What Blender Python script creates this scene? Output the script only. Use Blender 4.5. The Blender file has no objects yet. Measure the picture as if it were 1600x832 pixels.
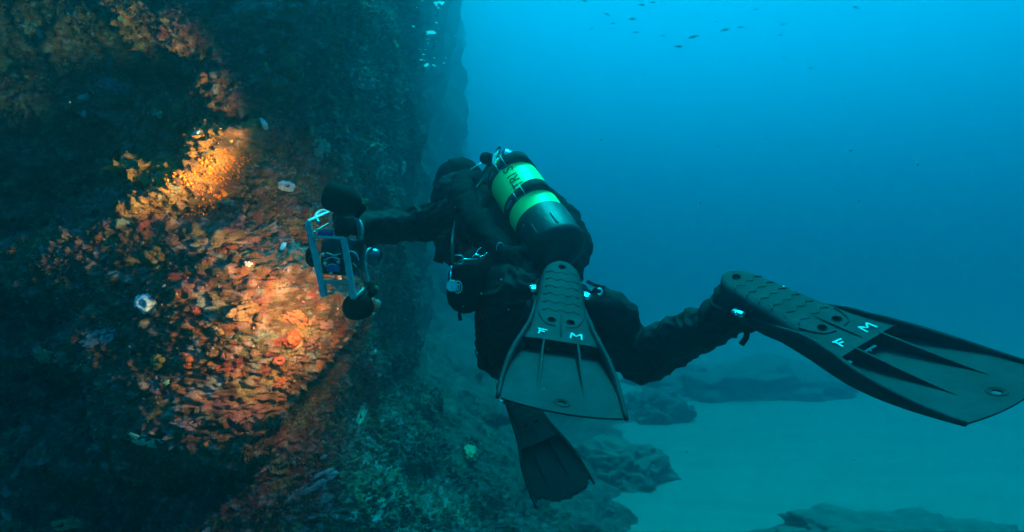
import bpy, bmesh, math, random
import numpy as np
from mathutils import Vector, Matrix, Quaternion

S = bpy.context.scene
C = S.collection
R = math.radians
FPX = 1042.0                     # focal length in photo pixels (1600 px wide)

# ------------------------------------------------------------------ camera
cam_data = bpy.data.cameras.new("camera")
cam_data.sensor_width = 36.0
cam_data.lens = 36.0 * FPX / 1600.0
cam_data.clip_start = 0.02
cam_data.clip_end = 400.0
cam = bpy.data.objects.new("camera", cam_data)
C.objects.link(cam)
cam.location = (0, 0, 0)
cam.rotation_euler = (R(90), 0, 0)
S.camera = cam
S.render.resolution_x, S.render.resolution_y = 1024, 532

# ------------------------------------------------------------------ daylight
SUN_EL, SUN_AZ = 71.0, 17.0      # azimuth clockwise from +Y
world = bpy.data.worlds.new("World")
S.world = world
world.use_nodes = True
nt = world.node_tree
for n in list(nt.nodes):
    nt.nodes.remove(n)
wo = nt.nodes.new("ShaderNodeOutputWorld")
bg = nt.nodes.new("ShaderNodeBackground")
sk = nt.nodes.new("ShaderNodeTexSky")
sk.sky_type = 'NISHITA'
sk.sun_disc = False
sk.sun_elevation = R(SUN_EL)
sk.sun_rotation = R(SUN_AZ)
bg.inputs["Strength"].default_value = 0.14
nt.links.new(sk.outputs[0], bg.inputs[0])
nt.links.new(bg.outputs[0], wo.inputs[0])

sun_d = bpy.data.lights.new("sun", 'SUN')
sun_d.energy = 5.0
sun_d.angle = R(20)              # daylight scattered by the sea surface
sun_d.color = (1.0, 0.96, 0.88)
sun = bpy.data.objects.new("sun", sun_d)
C.objects.link(sun)
sd = Vector((math.sin(R(SUN_AZ)) * math.cos(R(SUN_EL)), math.cos(R(SUN_AZ)) * math.cos(R(SUN_EL)), math.sin(R(SUN_EL))))
sun.rotation_euler = sd.to_track_quat('Z', 'Y').to_euler()

S.view_settings.view_transform = 'Standard'
S.view_settings.look = 'None'
S.view_settings.gamma = 1.0
S.view_settings.exposure = 1.35
S.cycles.use_denoising = True
S.cycles.volume_bounces = 3
S.cycles.max_bounces = 8
S.cycles.sample_clamp_indirect = 3.0

# ------------------------------------------------------------------ helpers
def P(px, py, d):
    """point on the photo's pixel at depth d metres"""
    return Vector(((px - 800.0) / FPX * d, d, (416.0 - py) / FPX * d))

def link(name, me, mat=None, parent=None):
    o = bpy.data.objects.new(name, me)
    C.objects.link(o)
    if mat is not None and not me.materials:
        me.materials.append(mat)
    if parent is not None:
        o.parent = parent
    return o

def obj(name, bm, mat=None, parent=None, smooth=True):
    me = bpy.data.meshes.new(name)
    if smooth:
        for f in bm.faces:
            f.smooth = True
    bm.to_mesh(me)
    bm.free()
    return link(name, me, mat, parent)

def tag(o, label, cat, group=None):
    o['label'] = label
    o['category'] = cat
    if group:
        o['group'] = group
    return o

def thing(name, label, cat, loc=(0, 0, 0), group=None):
    o = bpy.data.objects.new(name, None)
    C.objects.link(o)
    o.location = loc
    o.empty_display_size = 0.05
    return tag(o, label, cat, group)

def keep(o, parent):
    """parent without moving (mesh built in world space)"""
    bpy.context.view_layer.update()
    o.parent = parent
    o.matrix_parent_inverse = parent.matrix_world.inverted()
    return o

def np_mesh(name, verts, faces, smooth=True):
    """fast mesh from numpy arrays; faces (n,3) or (n,4)"""
    me = bpy.data.meshes.new(name)
    nv, nf, k = len(verts), len(faces), faces.shape[1]
    me.vertices.add(nv)
    me.vertices.foreach_set("co", np.ascontiguousarray(verts, dtype=np.float32).ravel())
    me.loops.add(nf * k)
    me.loops.foreach_set("vertex_index", np.ascontiguousarray(faces, dtype=np.int32).ravel())
    me.polygons.add(nf)
    me.polygons.foreach_set("loop_start", np.arange(0, nf * k, k, dtype=np.int32))
    me.polygons.foreach_set("loop_total", np.full(nf, k, dtype=np.int32))
    me.polygons.foreach_set("use_smooth", np.full(nf, smooth, dtype=bool))
    me.update(calc_edges=True)
    return me

def set_col(me, name, rgb):
    a = me.color_attributes.new(name, 'FLOAT_COLOR', 'POINT')
    d = np.ones((len(rgb), 4), dtype=np.float32)
    d[:, :3] = rgb
    a.data.foreach_set("color", d.ravel())

# numpy gradient noise -------------------------------------------------
_rs = np.random.RandomState(7)
_perm = _rs.permutation(256).astype(np.int32)
_perm = np.concatenate([_perm, _perm, _perm])
_g = _rs.normal(size=(256, 3))
_g = (_g / np.linalg.norm(_g, axis=1)[:, None]).astype(np.float32)

def noise3(p):
    p = p.astype(np.float32)
    i = np.floor(p).astype(np.int32)
    f = p - i
    i &= 255
    u = f * f * f * (f * (f * 6 - 15) + 10)
    out = np.zeros(len(p), np.float32)
    for dx in (0, 1):
        wx = u[:, 0] if dx else 1 - u[:, 0]
        hx = _perm[i[:, 0] + dx]
        for dy in (0, 1):
            wy = u[:, 1] if dy else 1 - u[:, 1]
            hy = _perm[hx + i[:, 1] + dy]
            for dz in (0, 1):
                wz = u[:, 2] if dz else 1 - u[:, 2]
                h = _perm[hy + i[:, 2] + dz]
                g = _g[h]
                d = g[:, 0] * (f[:, 0] - dx) + g[:, 1] * (f[:, 1] - dy) + g[:, 2] * (f[:, 2] - dz)
                out += wx * wy * wz * d
    return out * 1.6

def fbm(p, octs=3, lac=2.03, gain=0.5):
    a, s, t = 1.0, 0.0, 0.0
    for k in range(octs):
        s = s + a * noise3(p * (lac ** k) + 17.3 * k)
        t += a
        a *= gain
    return s / t

def sstep(a, b, x):
    t = np.clip((x - a) / (b - a), 0, 1)
    return t * t * (3 - 2 * t)

# materials --------------------------------------------------------------
def mat(name, col, rough=0.6, metal=0.0, spec=0.4, bump=0.0, bscale=60.0, var=0.0, vscale=8.0, coat=0.0):
    m = bpy.data.materials.new(name)
    m.use_nodes = True
    t = m.node_tree
    b = t.nodes["Principled BSDF"]
    b.inputs["Base Color"].default_value = (*col, 1)
    b.inputs["Roughness"].default_value = rough
    b.inputs["Metallic"].default_value = metal
    b.inputs["Specular IOR Level"].default_value = spec
    b.inputs["Coat Weight"].default_value = coat
    tc = t.nodes.new("ShaderNodeTexCoord")
    if var > 0:
        n = t.nodes.new("ShaderNodeTexNoise")
        n.inputs["Scale"].default_value = vscale
        n.inputs["Detail"].default_value = 6
        n.inputs["Roughness"].default_value = 0.65
        mr = t.nodes.new("ShaderNodeMapRange")
        mr.inputs[1].default_value = 0.3
        mr.inputs[2].default_value = 0.7
        mr.inputs[3].default_value = 1 - var
        mr.inputs[4].default_value = 1 + var
        mx = t.nodes.new("ShaderNodeVectorMath")
        mx.operation = 'SCALE'
        mx.inputs[0].default_value = col
        t.links.new(tc.outputs["Object"], n.inputs["Vector"])
        t.links.new(n.outputs["Fac"], mr.inputs[0])
        t.links.new(mr.outputs[0], mx.inputs["Scale"])
        t.links.new(mx.outputs[0], b.inputs["Base Color"])
    if bump > 0:
        n2 = t.nodes.new("ShaderNodeTexNoise")
        n2.inputs["Scale"].default_value = bscale
        n2.inputs["Detail"].default_value = 5
        bp = t.nodes.new("ShaderNodeBump")
        bp.inputs["Strength"].default_value = bump
        bp.inputs["Distance"].default_value = 0.01
        t.links.new(tc.outputs["Object"], n2.inputs["Vector"])
        t.links.new(n2.outputs["Fac"], bp.inputs["Height"])
        t.links.new(bp.outputs[0], b.inputs["Normal"])
    return m

def vcol_mat(name, attr, rough=0.75, scale=70.0, var=0.45, bump=0.6, bscale=140.0):
    """albedo from the growth attribute, broken up by fine procedural grain"""
    m = mat(name, (0.2, 0.2, 0.2), rough=rough, bump=bump, bscale=bscale, spec=0.25)
    t = m.node_tree
    b = t.nodes["Principled BSDF"]
    a = t.nodes.new("ShaderNodeVertexColor")
    a.layer_name = attr
    tc = t.nodes["Texture Coordinate"]
    n = t.nodes.new("ShaderNodeTexNoise")
    n.inputs["Scale"].default_value = scale
    n.inputs["Detail"].default_value = 6
    n.inputs["Roughness"].default_value = 0.7
    mr = t.nodes.new("ShaderNodeMapRange")
    mr.inputs[1].default_value = 0.32
    mr.inputs[2].default_value = 0.68
    mr.inputs[3].default_value = 1 - var
    mr.inputs[4].default_value = 1 + var
    mx = t.nodes.new("ShaderNodeVectorMath")
    mx.operation = 'SCALE'
    t.links.new(tc.outputs["Object"], n.inputs["Vector"])
    t.links.new(n.outputs["Fac"], mr.inputs[0])
    t.links.new(a.outputs["Color"], mx.inputs[0])
    t.links.new(mr.outputs[0], mx.inputs["Scale"])
    t.links.new(mx.outputs[0], b.inputs["Base Color"])
    return m

# ------------------------------------------------------------------ the water
SEABED = -2.55
WATER_TOP = 11.0
def build_haze():
    bm = bmesh.new()
    x0, x1, y0, y1, z0, z1 = -80, 100, -70, 130, SEABED - 1.6, WATER_TOP
    bmesh.ops.create_cube(bm, size=1, matrix=Matrix.Translation(((x0 + x1) / 2, (y0 + y1) / 2, (z0 + z1) / 2)) @
                          Matrix.Diagonal((x1 - x0, y1 - y0, z1 - z0, 1)))
    m = bpy.data.materials.new("sea_water")
    m.use_nodes = True
    t = m.node_tree
    t.nodes.clear()
    o = t.nodes.new("ShaderNodeOutputMaterial")
    v = t.nodes.new("ShaderNodeVolumePrincipled")
    v.inputs["Color"].default_value = WATER_COL
    v.inputs["Absorption Color"].default_value = WATER_ABS
    v.inputs["Density"].default_value = WATER_DENS
    v.inputs["Anisotropy"].default_value = WATER_G
    t.links.new(v.outputs[0], o.inputs["Volume"])
    h = obj("haze", bm, m, smooth=False)
    h['kind'] = 'stuff'
    return h
SIG_S = (0.003, 0.046, 0.0550)      # scattering per metre, red / green / blue
SIG_T = (0.50, 0.090, 0.085)       # extinction per metre: red light dies within a few metres
WATER_DENS = 0.51
WATER_G = 0.88
WATER_COL = (*[s / WATER_DENS for s in SIG_S], 1)
WATER_ABS = (*[(1 - (t - s) / (WATER_DENS - s)) ** 2 for s, t in zip(SIG_S, SIG_T)], 1)
build_haze()

# ------------------------------------------------------------------ the sandy bottom
def build_seabed():
    xs = np.concatenate([np.linspace(-40, -3, 30), np.linspace(-2.8, 12, 260), np.linspace(12.5, 50, 40)])
    ys = np.concatenate([np.linspace(-36, 2, 30), np.linspace(2.2, 18, 260), np.linspace(18.6, 58, 50)])
    X, Y = np.meshgrid(xs, ys)
    p = np.stack([X.ravel(), Y.ravel(), np.zeros(X.size)], 1)
    z = SEABED + 0.10 * fbm(p * np.array([0.22, 0.35, 1]), 2) + 0.04 * fbm(p * np.array([0.6, 1.9, 1]) + 5, 3) \
        + 0.008 * fbm(p * np.array([2.2, 5.5, 1]) + 9, 2)
    p[:, 2] = z
    nx, ny = len(xs), len(ys)
    i = np.arange(nx * ny).reshape(ny, nx)
    f = np.stack([i[:-1, :-1].ravel(), i[:-1, 1:].ravel(), i[1:, 1:].ravel(), i[1:, :-1].ravel()], 1)
    me = np_mesh("seabed", p, f)
    n1 = fbm(np.stack([p[:, 0] * .5, p[:, 1] * .9, p[:, 0] * 0 + 3], 1), 4)
    n2 = fbm(np.stack([p[:, 0] * 1.7, p[:, 1] * 3.0, p[:, 0] * 0 + 8], 1), 3)
    k = sstep(0.05, 0.5, n1)[:, None] * 0.30 + sstep(.1, .5, n2)[:, None] * 0.14   # patches of darker silt
    col = np.array([0.125, 0.135, 0.12]) * (1 - k) + np.array([0.05, 0.06, 0.05]) * k
    set_col(me, "growth", col)
    o = link("seabed", me, vcol_mat("sand", "growth", rough=0.9, scale=40, var=0.18, bump=0.3, bscale=60))
    o['kind'] = 'structure'
build_seabed()

# ------------------------------------------------------------------ the rock wall
CURVE = np.array([(-6.8, 3.5), (-4.6, 4.0), (-2.80, 3.74), (-1.80, 3.24), (-1.18, 2.90), (-0.87, 3.20), (-0.83, 4.0),
                  (-0.86, 5.5), (-1.13, 8.5), (-1.40, 12.5), (-1.72, 18.0), (-2.3, 28.0), (-3.2, 42.0)])
def catmull(pts, n=60):
    out = []
    P_ = np.vstack([2 * pts[0] - pts[1], pts, 2 * pts[-1] - pts[-2]])
    for k in range(1, len(P_) - 2):
        a, b, c, d = P_[k - 1], P_[k], P_[k + 1], P_[k + 2]
        t = np.linspace(0, 1, n, endpoint=False)[:, None]
        out.append(0.5 * ((2 * b) + (c - a) * t + (2 * a - 5 * b + 4 * c - d) * t ** 2 + (3 * b - a - 3 * c + d) * t ** 3))
    out.append(pts[-1:])
    return np.vstack(out)

# hollows (-) and bulges (+): photo pixel, radii, tilt in degrees, metres outward at depth 2
RELIEF = [(300, 750, 180, 50, 0, -.14), (160, 415, 130, 50, 22, .15), (300, 640, 120, 60, 0, .06), (335, 520, 190, 130, 0, .10), (115, 240, 130, 90, 12, -.20), (150, 95, 130, 62, 0, -.26),
          (265, 100, 90, 26, 0, -.14), (40, 60, 90, 50, -20, .10), (330, 60, 110, 60, 0, .07), (90, 620, 150, 48, 0, -.24),
          (60, 480, 120, 40, 0, -.14), (170, 590, 60, 60, 0, -.10), (200, 706, 220, 34, 0, .13), (60, 790, 90, 60, 0, .13),
          (215, 790, 110, 60, 0, -.22), (520, 600, 90, 150, 0, -.10), (440, 260, 60, 90, 30, -.07), (160, 475, 110, 28, 0, -.10),
          (420, 720, 120, 60, 0, .05), (90, 560, 60, 20, 0, .06), (310, 120, 60, 15, 0, -.05)]

LIT_BULGE = [(60, 395), (180, 372), (300, 345), (390, 352), (440, 400), (540, 480), (522, 515), (450, 590), (430, 640), (380, 672),
             (270, 675), (225, 625), (195, 560), (205, 500), (150, 455), (60, 440)]
GLOW_RIDGE = [(404, 190), (408, 225), (386, 265), (337, 330), (300, 348), (284, 330), (298, 302), (255, 288), (220, 275), (325, 246), (350, 205)]
TOP_LEDGE = [(215, 45), (270, -70), (490, -70), (455, 120), (400, 185), (335, 172), (296, 128), (200, 90)]
def poly_sd(x, y, poly):
    """distance inside (+) or outside (-) a closed outline"""
    d = np.full(len(x), 1e9)
    ins = np.zeros(len(x), bool)
    j = len(poly) - 1
    for i in range(len(poly)):
        (xi, yi), (xj, yj) = poly[i], poly[j]
        ex, ey = xj - xi, yj - yi
        t = np.clip(((x - xi) * ex + (y - yi) * ey) / (ex * ex + ey * ey), 0, 1)
        d = np.minimum(d, np.hypot(x - xi - t * ex, y - yi - t * ey))
        ins ^= ((yi > y) != (yj > y)) & (x < (xj - xi) * (y - yi) / ((yj - yi) or 1e-9) + xi)
        j = i
    return np.where(ins, d, -d)

def build_cliff():
    c = catmull(CURVE)
    seg = np.linalg.norm(np.diff(c, axis=0), axis=1)
    s = np.concatenate([[0], np.cumsum(seg)])
    depth = np.maximum(c[:, 1], 0.9)
    cpx = 800 + FPX * c[:, 0] / np.maximum(c[:, 1], .3)
    inv = np.where((cpx < -90) | (c[:, 1] < 1.9), .08, np.where(c[:, 1] > 8, .25, 1.0))
    w = np.concatenate([[0], np.cumsum(inv[1:] * seg / (0.5 * (depth[1:] + depth[:-1])))])
    # spend the columns where the wall faces the lens
    NC, NR = 980, 740
    wt = np.linspace(0, w[-1], NC)
    cx, cy = np.interp(wt, w, c[:, 0]), np.interp(wt, w, c[:, 1])
    tx, ty = np.gradient(cx), np.gradient(cy)
    tl = np.hypot(tx, ty)
    nx, ny = ty / tl, -tx / tl
    D = np.maximum(cy, 1.2)
    tt = np.linspace(-1, 1, NR)
    zmin, zmax = SEABED - 0.25, 10.4
    ztop = np.interp(cy, [0, 3.5, 5, 9, 18], [2.6, 2.8, 4.2, 6.0, 10.4])
    lo, hi = np.maximum(-0.46 * D, zmin + .3), np.minimum(0.45 * D, ztop - .5)
    Z = np.empty((NR, NC))
    nb, ntop = 60, 70
    for j in range(NC):
        Z[:, j] = np.concatenate([np.linspace(zmin, lo[j], nb, endpoint=False), np.linspace(lo[j], hi[j], NR - nb - ntop, endpoint=False),
                                  np.linspace(hi[j], ztop[j], ntop)])
    X = np.repeat(cx[None], NR, 0)
    Y = np.repeat(cy[None], NR, 0)
    N_x, N_y = np.repeat(nx[None], NR, 0), np.repeat(ny[None], NR, 0)
    # foot of the wall runs out into a ledge of fallen rock
    T = np.interp(Y, [1.5, 3.3, 4.8, 6, 8, 9.5, 11.5, 16, 30], [.35, .6, 1.4, 2.1, 2.7, 2.9, 3.5, 3.0, 2.0])
    foot = np.clip((-0.85 - Z) / 1.75, 0, 1.1)
    p0 = np.stack([X, Y, Z], 2).reshape(-1, 3)
    step = 0.22 * fbm(p0 * np.array([.9, .9, 1.6]) + 40, 3).reshape(NR, NC)
    out = T * np.clip(foot + step * sstep(0, .3, foot), 0, 1.3) ** 1.25
    X = X + out * 0.92
    Y = Y - out * 0.12
    p = np.stack([X, Y, Z], 2).reshape(-1, 3)
    px = 800 + FPX * p[:, 0] / np.maximum(p[:, 1], .3)
    py = 416 - FPX * p[:, 2] / np.maximum(p[:, 1], .3)
    disp = np.zeros(len(p))
    warp = 22 * fbm(p * 5 + 3, 3)
    warp2 = 22 * fbm(p * 5 + 71, 3)
    for (x, y, rx, ry, a, h) in RELIEF:
        ca, sa = math.cos(R(a)), math.sin(R(a))
        dx, dy = px - x + warp, py - y + warp2
        u, v = (dx * ca - dy * sa) / rx, (dx * sa + dy * ca) / ry
        disp += h * np.exp(-(u * u + v * v) ** 1.5) * np.where((p[:, 1] > .6) & (p[:, 1] < 5.2), 1, 0)
    for poly, h, e0, e1 in ((LIT_BULGE, .22, -26, 22), (GLOW_RIDGE, .26, -12, 18), (TOP_LEDGE, .16, -26, 30)):
        k = (px > -100) & (px < 700) & (py > -150) & (py < 800) & (p[:, 1] < 4.8)
        sd = poly_sd(px[k] + warp[k], py[k] + warp2[k], poly)
        disp[k] += h * sstep(e0, e1, sd)
    st = p * np.array([1, 1, 1.15])                       # beds lie flat: squash the noise vertically
    big = fbm(st * 1.1 + 11, 2)
    mid = fbm(st * 3.1 + 23, 3)
    far = sstep(3.6, 8, p[:, 1])
    disp += big * (0.13 + .05 * far) + mid * (.075 + .03 * far)
    N = np.stack([N_x, N_y, np.zeros_like(N_x)], 2).reshape(-1, 3)
    craggy = sstep(330, 150, px) * (p[:, 1] < 5.2) * sstep(-30, 30, -poly_sd(px, py, LIT_BULGE))
    disp += craggy * (.22 * fbm(st * 2.1 + 140, 3) + .10 * (1 - np.abs(fbm(st * 3.7 + 150, 2)) * 2))
    disp += 1.1 * sstep(8, 14, p[:, 1]) * fbm(p * np.array([.3, .3, .45]) + 90, 3)
    sag = np.stack([mid * .0, mid * .0, fbm(st * 2.3 + 51, 2) * 0.06], 1)
    q1 = p + N * disp[:, None] + sag
    # second pass: knobs and crusts stand on the shaped surface itself
    G = q1.reshape(NR, NC, 3)
    nrm1 = np.cross(np.gradient(G, axis=1), np.gradient(G, axis=0)).reshape(-1, 3)
    nrm1 /= np.linalg.norm(nrm1, axis=1)[:, None] + 1e-12
    nrm1 *= np.sign((nrm1 * N).sum(1))[:, None]
    p = q1
    kn = np.abs(fbm(p * 11 + 5, 3))
    kn2 = np.abs(fbm(p * 27 + 15, 2)) * 2
    kn3 = np.abs(fbm(p * 58 + 19, 2)) * 2
    fine = fbm(p * 34 + 9, 3)
    grit = fbm(p * 85 + 2, 3)
    pits = sstep(.18, .42, fbm(p * 16 + 61, 3))
    pebb = .012 * np.abs(fbm(p * 48 + 33, 2)) * 2 * sstep(-.2, .3, fbm(p * 4 + 7, 2))
    d2 = ((kn - .25) * 0.055 + fine * 0.018 + kn2 * .024 + kn3 * .013 + grit * 0.009 + pebb - pits * .022) * (1 - .7 * far)
    q = q1 + nrm1 * d2[:, None]
    # top runs back as a plateau so that no light leaks behind
    i = np.arange(NR * NC).reshape(NR, NC)
    f = np.stack([i[:-1, :-1].ravel(), i[:-1, 1:].ravel(), i[1:, 1:].ravel(), i[1:, :-1].ravel()], 1)
    top = q[i[-1]] .copy()
    back = top + np.array([-30.0, 0, 0.05])
    back[:, 2] += .05
    q2 = np.vstack([q, back])
    b = np.arange(NC) + NR * NC
    f2 = np.stack([i[-1, :-1], i[-1, 1:], b[1:], b[:-1]], 1)
    me = np_mesh("rock_wall", q2, np.vstack([f, f2]))
    # what grows on it
    n1, n2, n3, n4 = fbm(p * 6.5 + 3, 4), fbm(p * 11 + 60, 4), fbm(p * 8 + 90, 4), fbm(p * 4 + 120, 3)
    col = np.tile(np.array([.200, .098, .055]), (len(p), 1))
    def mixin(k, c_):
        nonlocal col
        col = col * (1 - k[:, None]) + np.array(c_) * k[:, None]
    mixin(sstep(-.1, .35, n4) * .8, (.085, .095, .055))       # olive turf
    mixin(sstep(.02, .22, n1) * .85, (.46, .170, .140))       # pink coralline crust
    mixin(sstep(.10, .26, n2) * .85, (.52, .160, .060))       # orange sponge film
    mixin(sstep(.20, .34, n3) * .8, (.44, .32, .130))
    mixin(sstep(.16, .30, fbm(p * 9 + 700, 4)) * .85, (.30, .050, .045))    # dark red algae
    mixin(sstep(.24, .36, fbm(p * 17 + 800, 3)) * .8, (.62, .40, .34))      # pale pink        # yellow
    mixin(sstep(-.20, -.40, n2) * .8, (.060, .030, .025))     # bare dark rock
    mixin(sstep(.24, .38, fbm(p * 12 + 200, 3)) * .75, (.34, .42, .38))   # pale grey crust
    spk = fbm(p * 30 + 400, 3)
    mixin(sstep(.26, .42, spk) * .75, (.50, .26, .20))
    mixin(sstep(.30, .44, fbm(p * 42 + 500, 3)) * .7, (.52, .44, .32))
    mixin(sstep(-.24, -.42, spk) * .6, (.05, .03, .025))
    kk = (px > 200) & (px < 450) & (py > 150) & (py < 380) & (p[:, 1] < 4.8)
    ok_ = np.zeros(len(p)); ok_[kk] = sstep(-6, 8, poly_sd(px[kk] + warp[kk] * .7, py[kk] + warp2[kk] * .7, GLOW_RIDGE))
    mixin(ok_ * .9 * sstep(-.25, .05, n2), (.55, .22, .05))           # orange film under the polyps
    col = col * (1 - .65 * sstep(3.6, 5.5, p[:, 1]))[:, None]            # painted shade: the far wall's colour darkens with distance
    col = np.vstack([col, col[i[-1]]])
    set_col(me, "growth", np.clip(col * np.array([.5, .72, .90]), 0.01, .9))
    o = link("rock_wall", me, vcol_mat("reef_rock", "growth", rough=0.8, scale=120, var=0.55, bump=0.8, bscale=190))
    o['kind'] = 'structure'
    # visible surface lookup: cheap z-buffer on 4-pixel cells
    nrm = np.empty(len(q2) * 3, np.float32)
    me.vertex_normals.foreach_get("vector", nrm)
    nrm = nrm.reshape(-1, 3)[:len(q)]
    cross = (nrm * N).sum(1)
    if np.median(cross) < 0:
        me.flip_normals()
        nrm = -nrm
    ok = q[:, 1] > .5
    ux = 800 + FPX * q[:, 0] / np.maximum(q[:, 1], .3)
    uy = 416 - FPX * q[:, 2] / np.maximum(q[:, 1], .3)
    return q, nrm, ux, uy, col[:len(q)], ok
WQ, WN, WX, WY, WC, WOK = build_cliff()
CELL = 4
_gx, _gy = np.floor(WX / CELL).astype(int), np.floor(WY / CELL).astype(int)
_in = WOK & (_gx >= 0) & (_gx < 1600 // CELL) & (_gy >= 0) & (_gy < 832 // CELL)
ZB = np.full((832 // CELL, 1600 // CELL), 99.0)
np.minimum.at(ZB, (_gy[_in], _gx[_in]), WQ[_in, 1])
VIS = np.zeros(len(WQ), bool)
VIS[_in] = WQ[_in, 1] < ZB[_gy[_in], _gx[_in]] + 0.05

def wall_at(px, py, r=5):
    """point and mean normal of the wall where the photo shows pixel (px, py)"""
    for rr in (r, 10, 20, 40):
        k = VIS & (np.abs(WX - px) < rr) & (np.abs(WY - py) < rr)
        if k.sum() > 4:
            d = WQ[k, 1]
            kk = d < d.min() + 0.12
            q, n = WQ[k][kk].mean(0), WN[k][kk].mean(0)
            return Vector(q), Vector(n).normalized()
    return P(px, py, 2.4), Vector((.8, -.6, 0))

# ------------------------------------------------------------------ growths one can point at
def cushion(seed, sub=4, lump=.25, freq=2.5, fine=.06, flat=.45):
    bm = bmesh.new()
    bmesh.ops.create_icosphere(bm, subdivisions=sub, radius=1)
    v = np.array([x.co[:] for x in bm.verts])
    d = 1 + lump * 2 * fbm(v * freq + seed * 9.7, 3) + fine * fbm(v * 9 + seed, 2) * 2
    v = v * d[:, None]
    v[:, 2] *= flat
    for x, co in zip(bm.verts, v):
        x.co = co
    return bm

def growth_mat(name, c0, c1, rough=.6):
    m = mat(name, c0, rough=rough, bump=.7, bscale=160, var=.3, vscale=60, spec=.3)
    t = m.node_tree
    sc = next(n for n in t.nodes if n.type == 'VECT_MATH')
    mx = t.nodes.new("ShaderNodeMix")
    mx.data_type = 'RGBA'
    n = t.nodes.new("ShaderNodeTexNoise")
    n.inputs["Scale"].default_value = 45
    n.inputs["Detail"].default_value = 4
    mr = t.nodes.new("ShaderNodeMapRange")
    mr.inputs[1].default_value, mr.inputs[2].default_value = .42, .58
    t.links.new(t.nodes["Texture Coordinate"].outputs["Object"], n.inputs["Vector"])
    t.links.new(n.outputs["Fac"], mr.inputs[0])
    t.links.new(mr.outputs[0], mx.inputs["Factor"])
    mx.inputs["A"].default_value = (*c0, 1)
    mx.inputs["B"].default_value = (*c1, 1)
    t.links.new(mx.outputs["Result"], sc.inputs[0])
    return m

def on_wall(name, label, cat, px, py, rx, ry, c0, c1, style="cushion", group=None, seed=0, rot=0., out=.35, rough=.6):
    q, n = wall_at(px, py)
    dep = q.y
    ex, ez = rx / FPX * dep, ry / FPX * dep
    # local frame: z out of the rock, x sideways, y up
    up = Vector((0, 0, 1))
    x = up.cross(n)
    x = x.normalized() if x.length > .1 else Vector((1, 0, 0))
    y = n.cross(x)
    if rot:
        qn = Quaternion(n, R(rot))
        x, y = qn @ x, qn @ y
    foreshort = max(.45, abs(Vector((x.x, 0, x.z)).length))
    M = Matrix((x, y, n)).transposed().to_4x4()
    M.translation = q
    m = growth_mat(name + "_skin", c0, c1, rough)
    rnd = random.Random(seed * 31 + 5)
    sx, sy = ex / foreshort, ez
    sz = min(sx, sy)
    if style == "cushion":
        bm = cushion(seed, lump=.34, freq=2.2, flat=.55)
        for v in bm.verts:
            v.co = Vector((v.co.x * sx, v.co.y * sy, v.co.z * sz * 1.2 + sz * out * .4))
    elif style == "lobes":
        bm = bmesh.new()
        for k in range(16):
            a, r_ = rnd.uniform(0, 6.28), math.sqrt(rnd.random()) * .85
            b2 = cushion(seed + k, sub=2, lump=.25, flat=.8)
            s_ = rnd.uniform(.24, .42)
            for v in b2.verts:
                v.co = Vector(((v.co.x * s_ + r_ * math.cos(a)) * sx, (v.co.y * s_ + r_ * math.sin(a)) * sy,
                               (v.co.z * s_ * 1.2 + .25 * (1 - r_ * r_) + out * .25) * sz * 1.3))
            tmp = bpy.data.meshes.new("t"); b2.to_mesh(tmp); b2.free(); bm.from_mesh(tmp); bpy.data.meshes.remove(tmp)
    elif style == "plates":
        bm = bmesh.new()
        for k in range(34):
            a, r_ = rnd.uniform(0, 6.28), math.sqrt(rnd.random()) * .9
            s_ = rnd.uniform(.14, .30)
            b2 = cushion(seed + k, sub=2, lump=.5, freq=1.8, flat=.35)
            t_ = Matrix.Rotation(rnd.uniform(-.7, .7), 3, Vector((rnd.uniform(-1, 1), rnd.uniform(-1, 1), .1)).normalized())
            for v in b2.verts:
                c_ = t_ @ (v.co * s_)
                v.co = Vector(((c_.x + r_ * math.cos(a)) * sx, (c_.y + r_ * math.sin(a)) * sy, (c_.z + .18 * rnd.random() * 0 + .1 + .2 * (1 - r_ * r_)) * sz * 1.2))
            tmp = bpy.data.meshes.new("t"); b2.to_mesh(tmp); b2.free(); bm.from_mesh(tmp); bpy.data.meshes.remove(tmp)
    elif style == "ring":
        bm = cushion(seed, lump=.22, freq=2.0, flat=.6)
        for v in bm.verts:                               # a crater at the crown: the open mouth
            rr = math.hypot(v.co.x, v.co.y)
            if v.co.z > 0:
                v.co.z -= .65 * math.exp(-(rr / .38) ** 4)
                v.co.z += .12 * math.exp(-((rr - .5) / .14) ** 2)
            v.co = Vector((v.co.x * sx, v.co.y * sy, v.co.z * sz * 1.3 + sz * .4))
    for f in bm.faces:
        f.smooth = True
    o = obj(name, bm, m)
    o.matrix_world = M
    return tag(o, label, cat, group)

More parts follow.
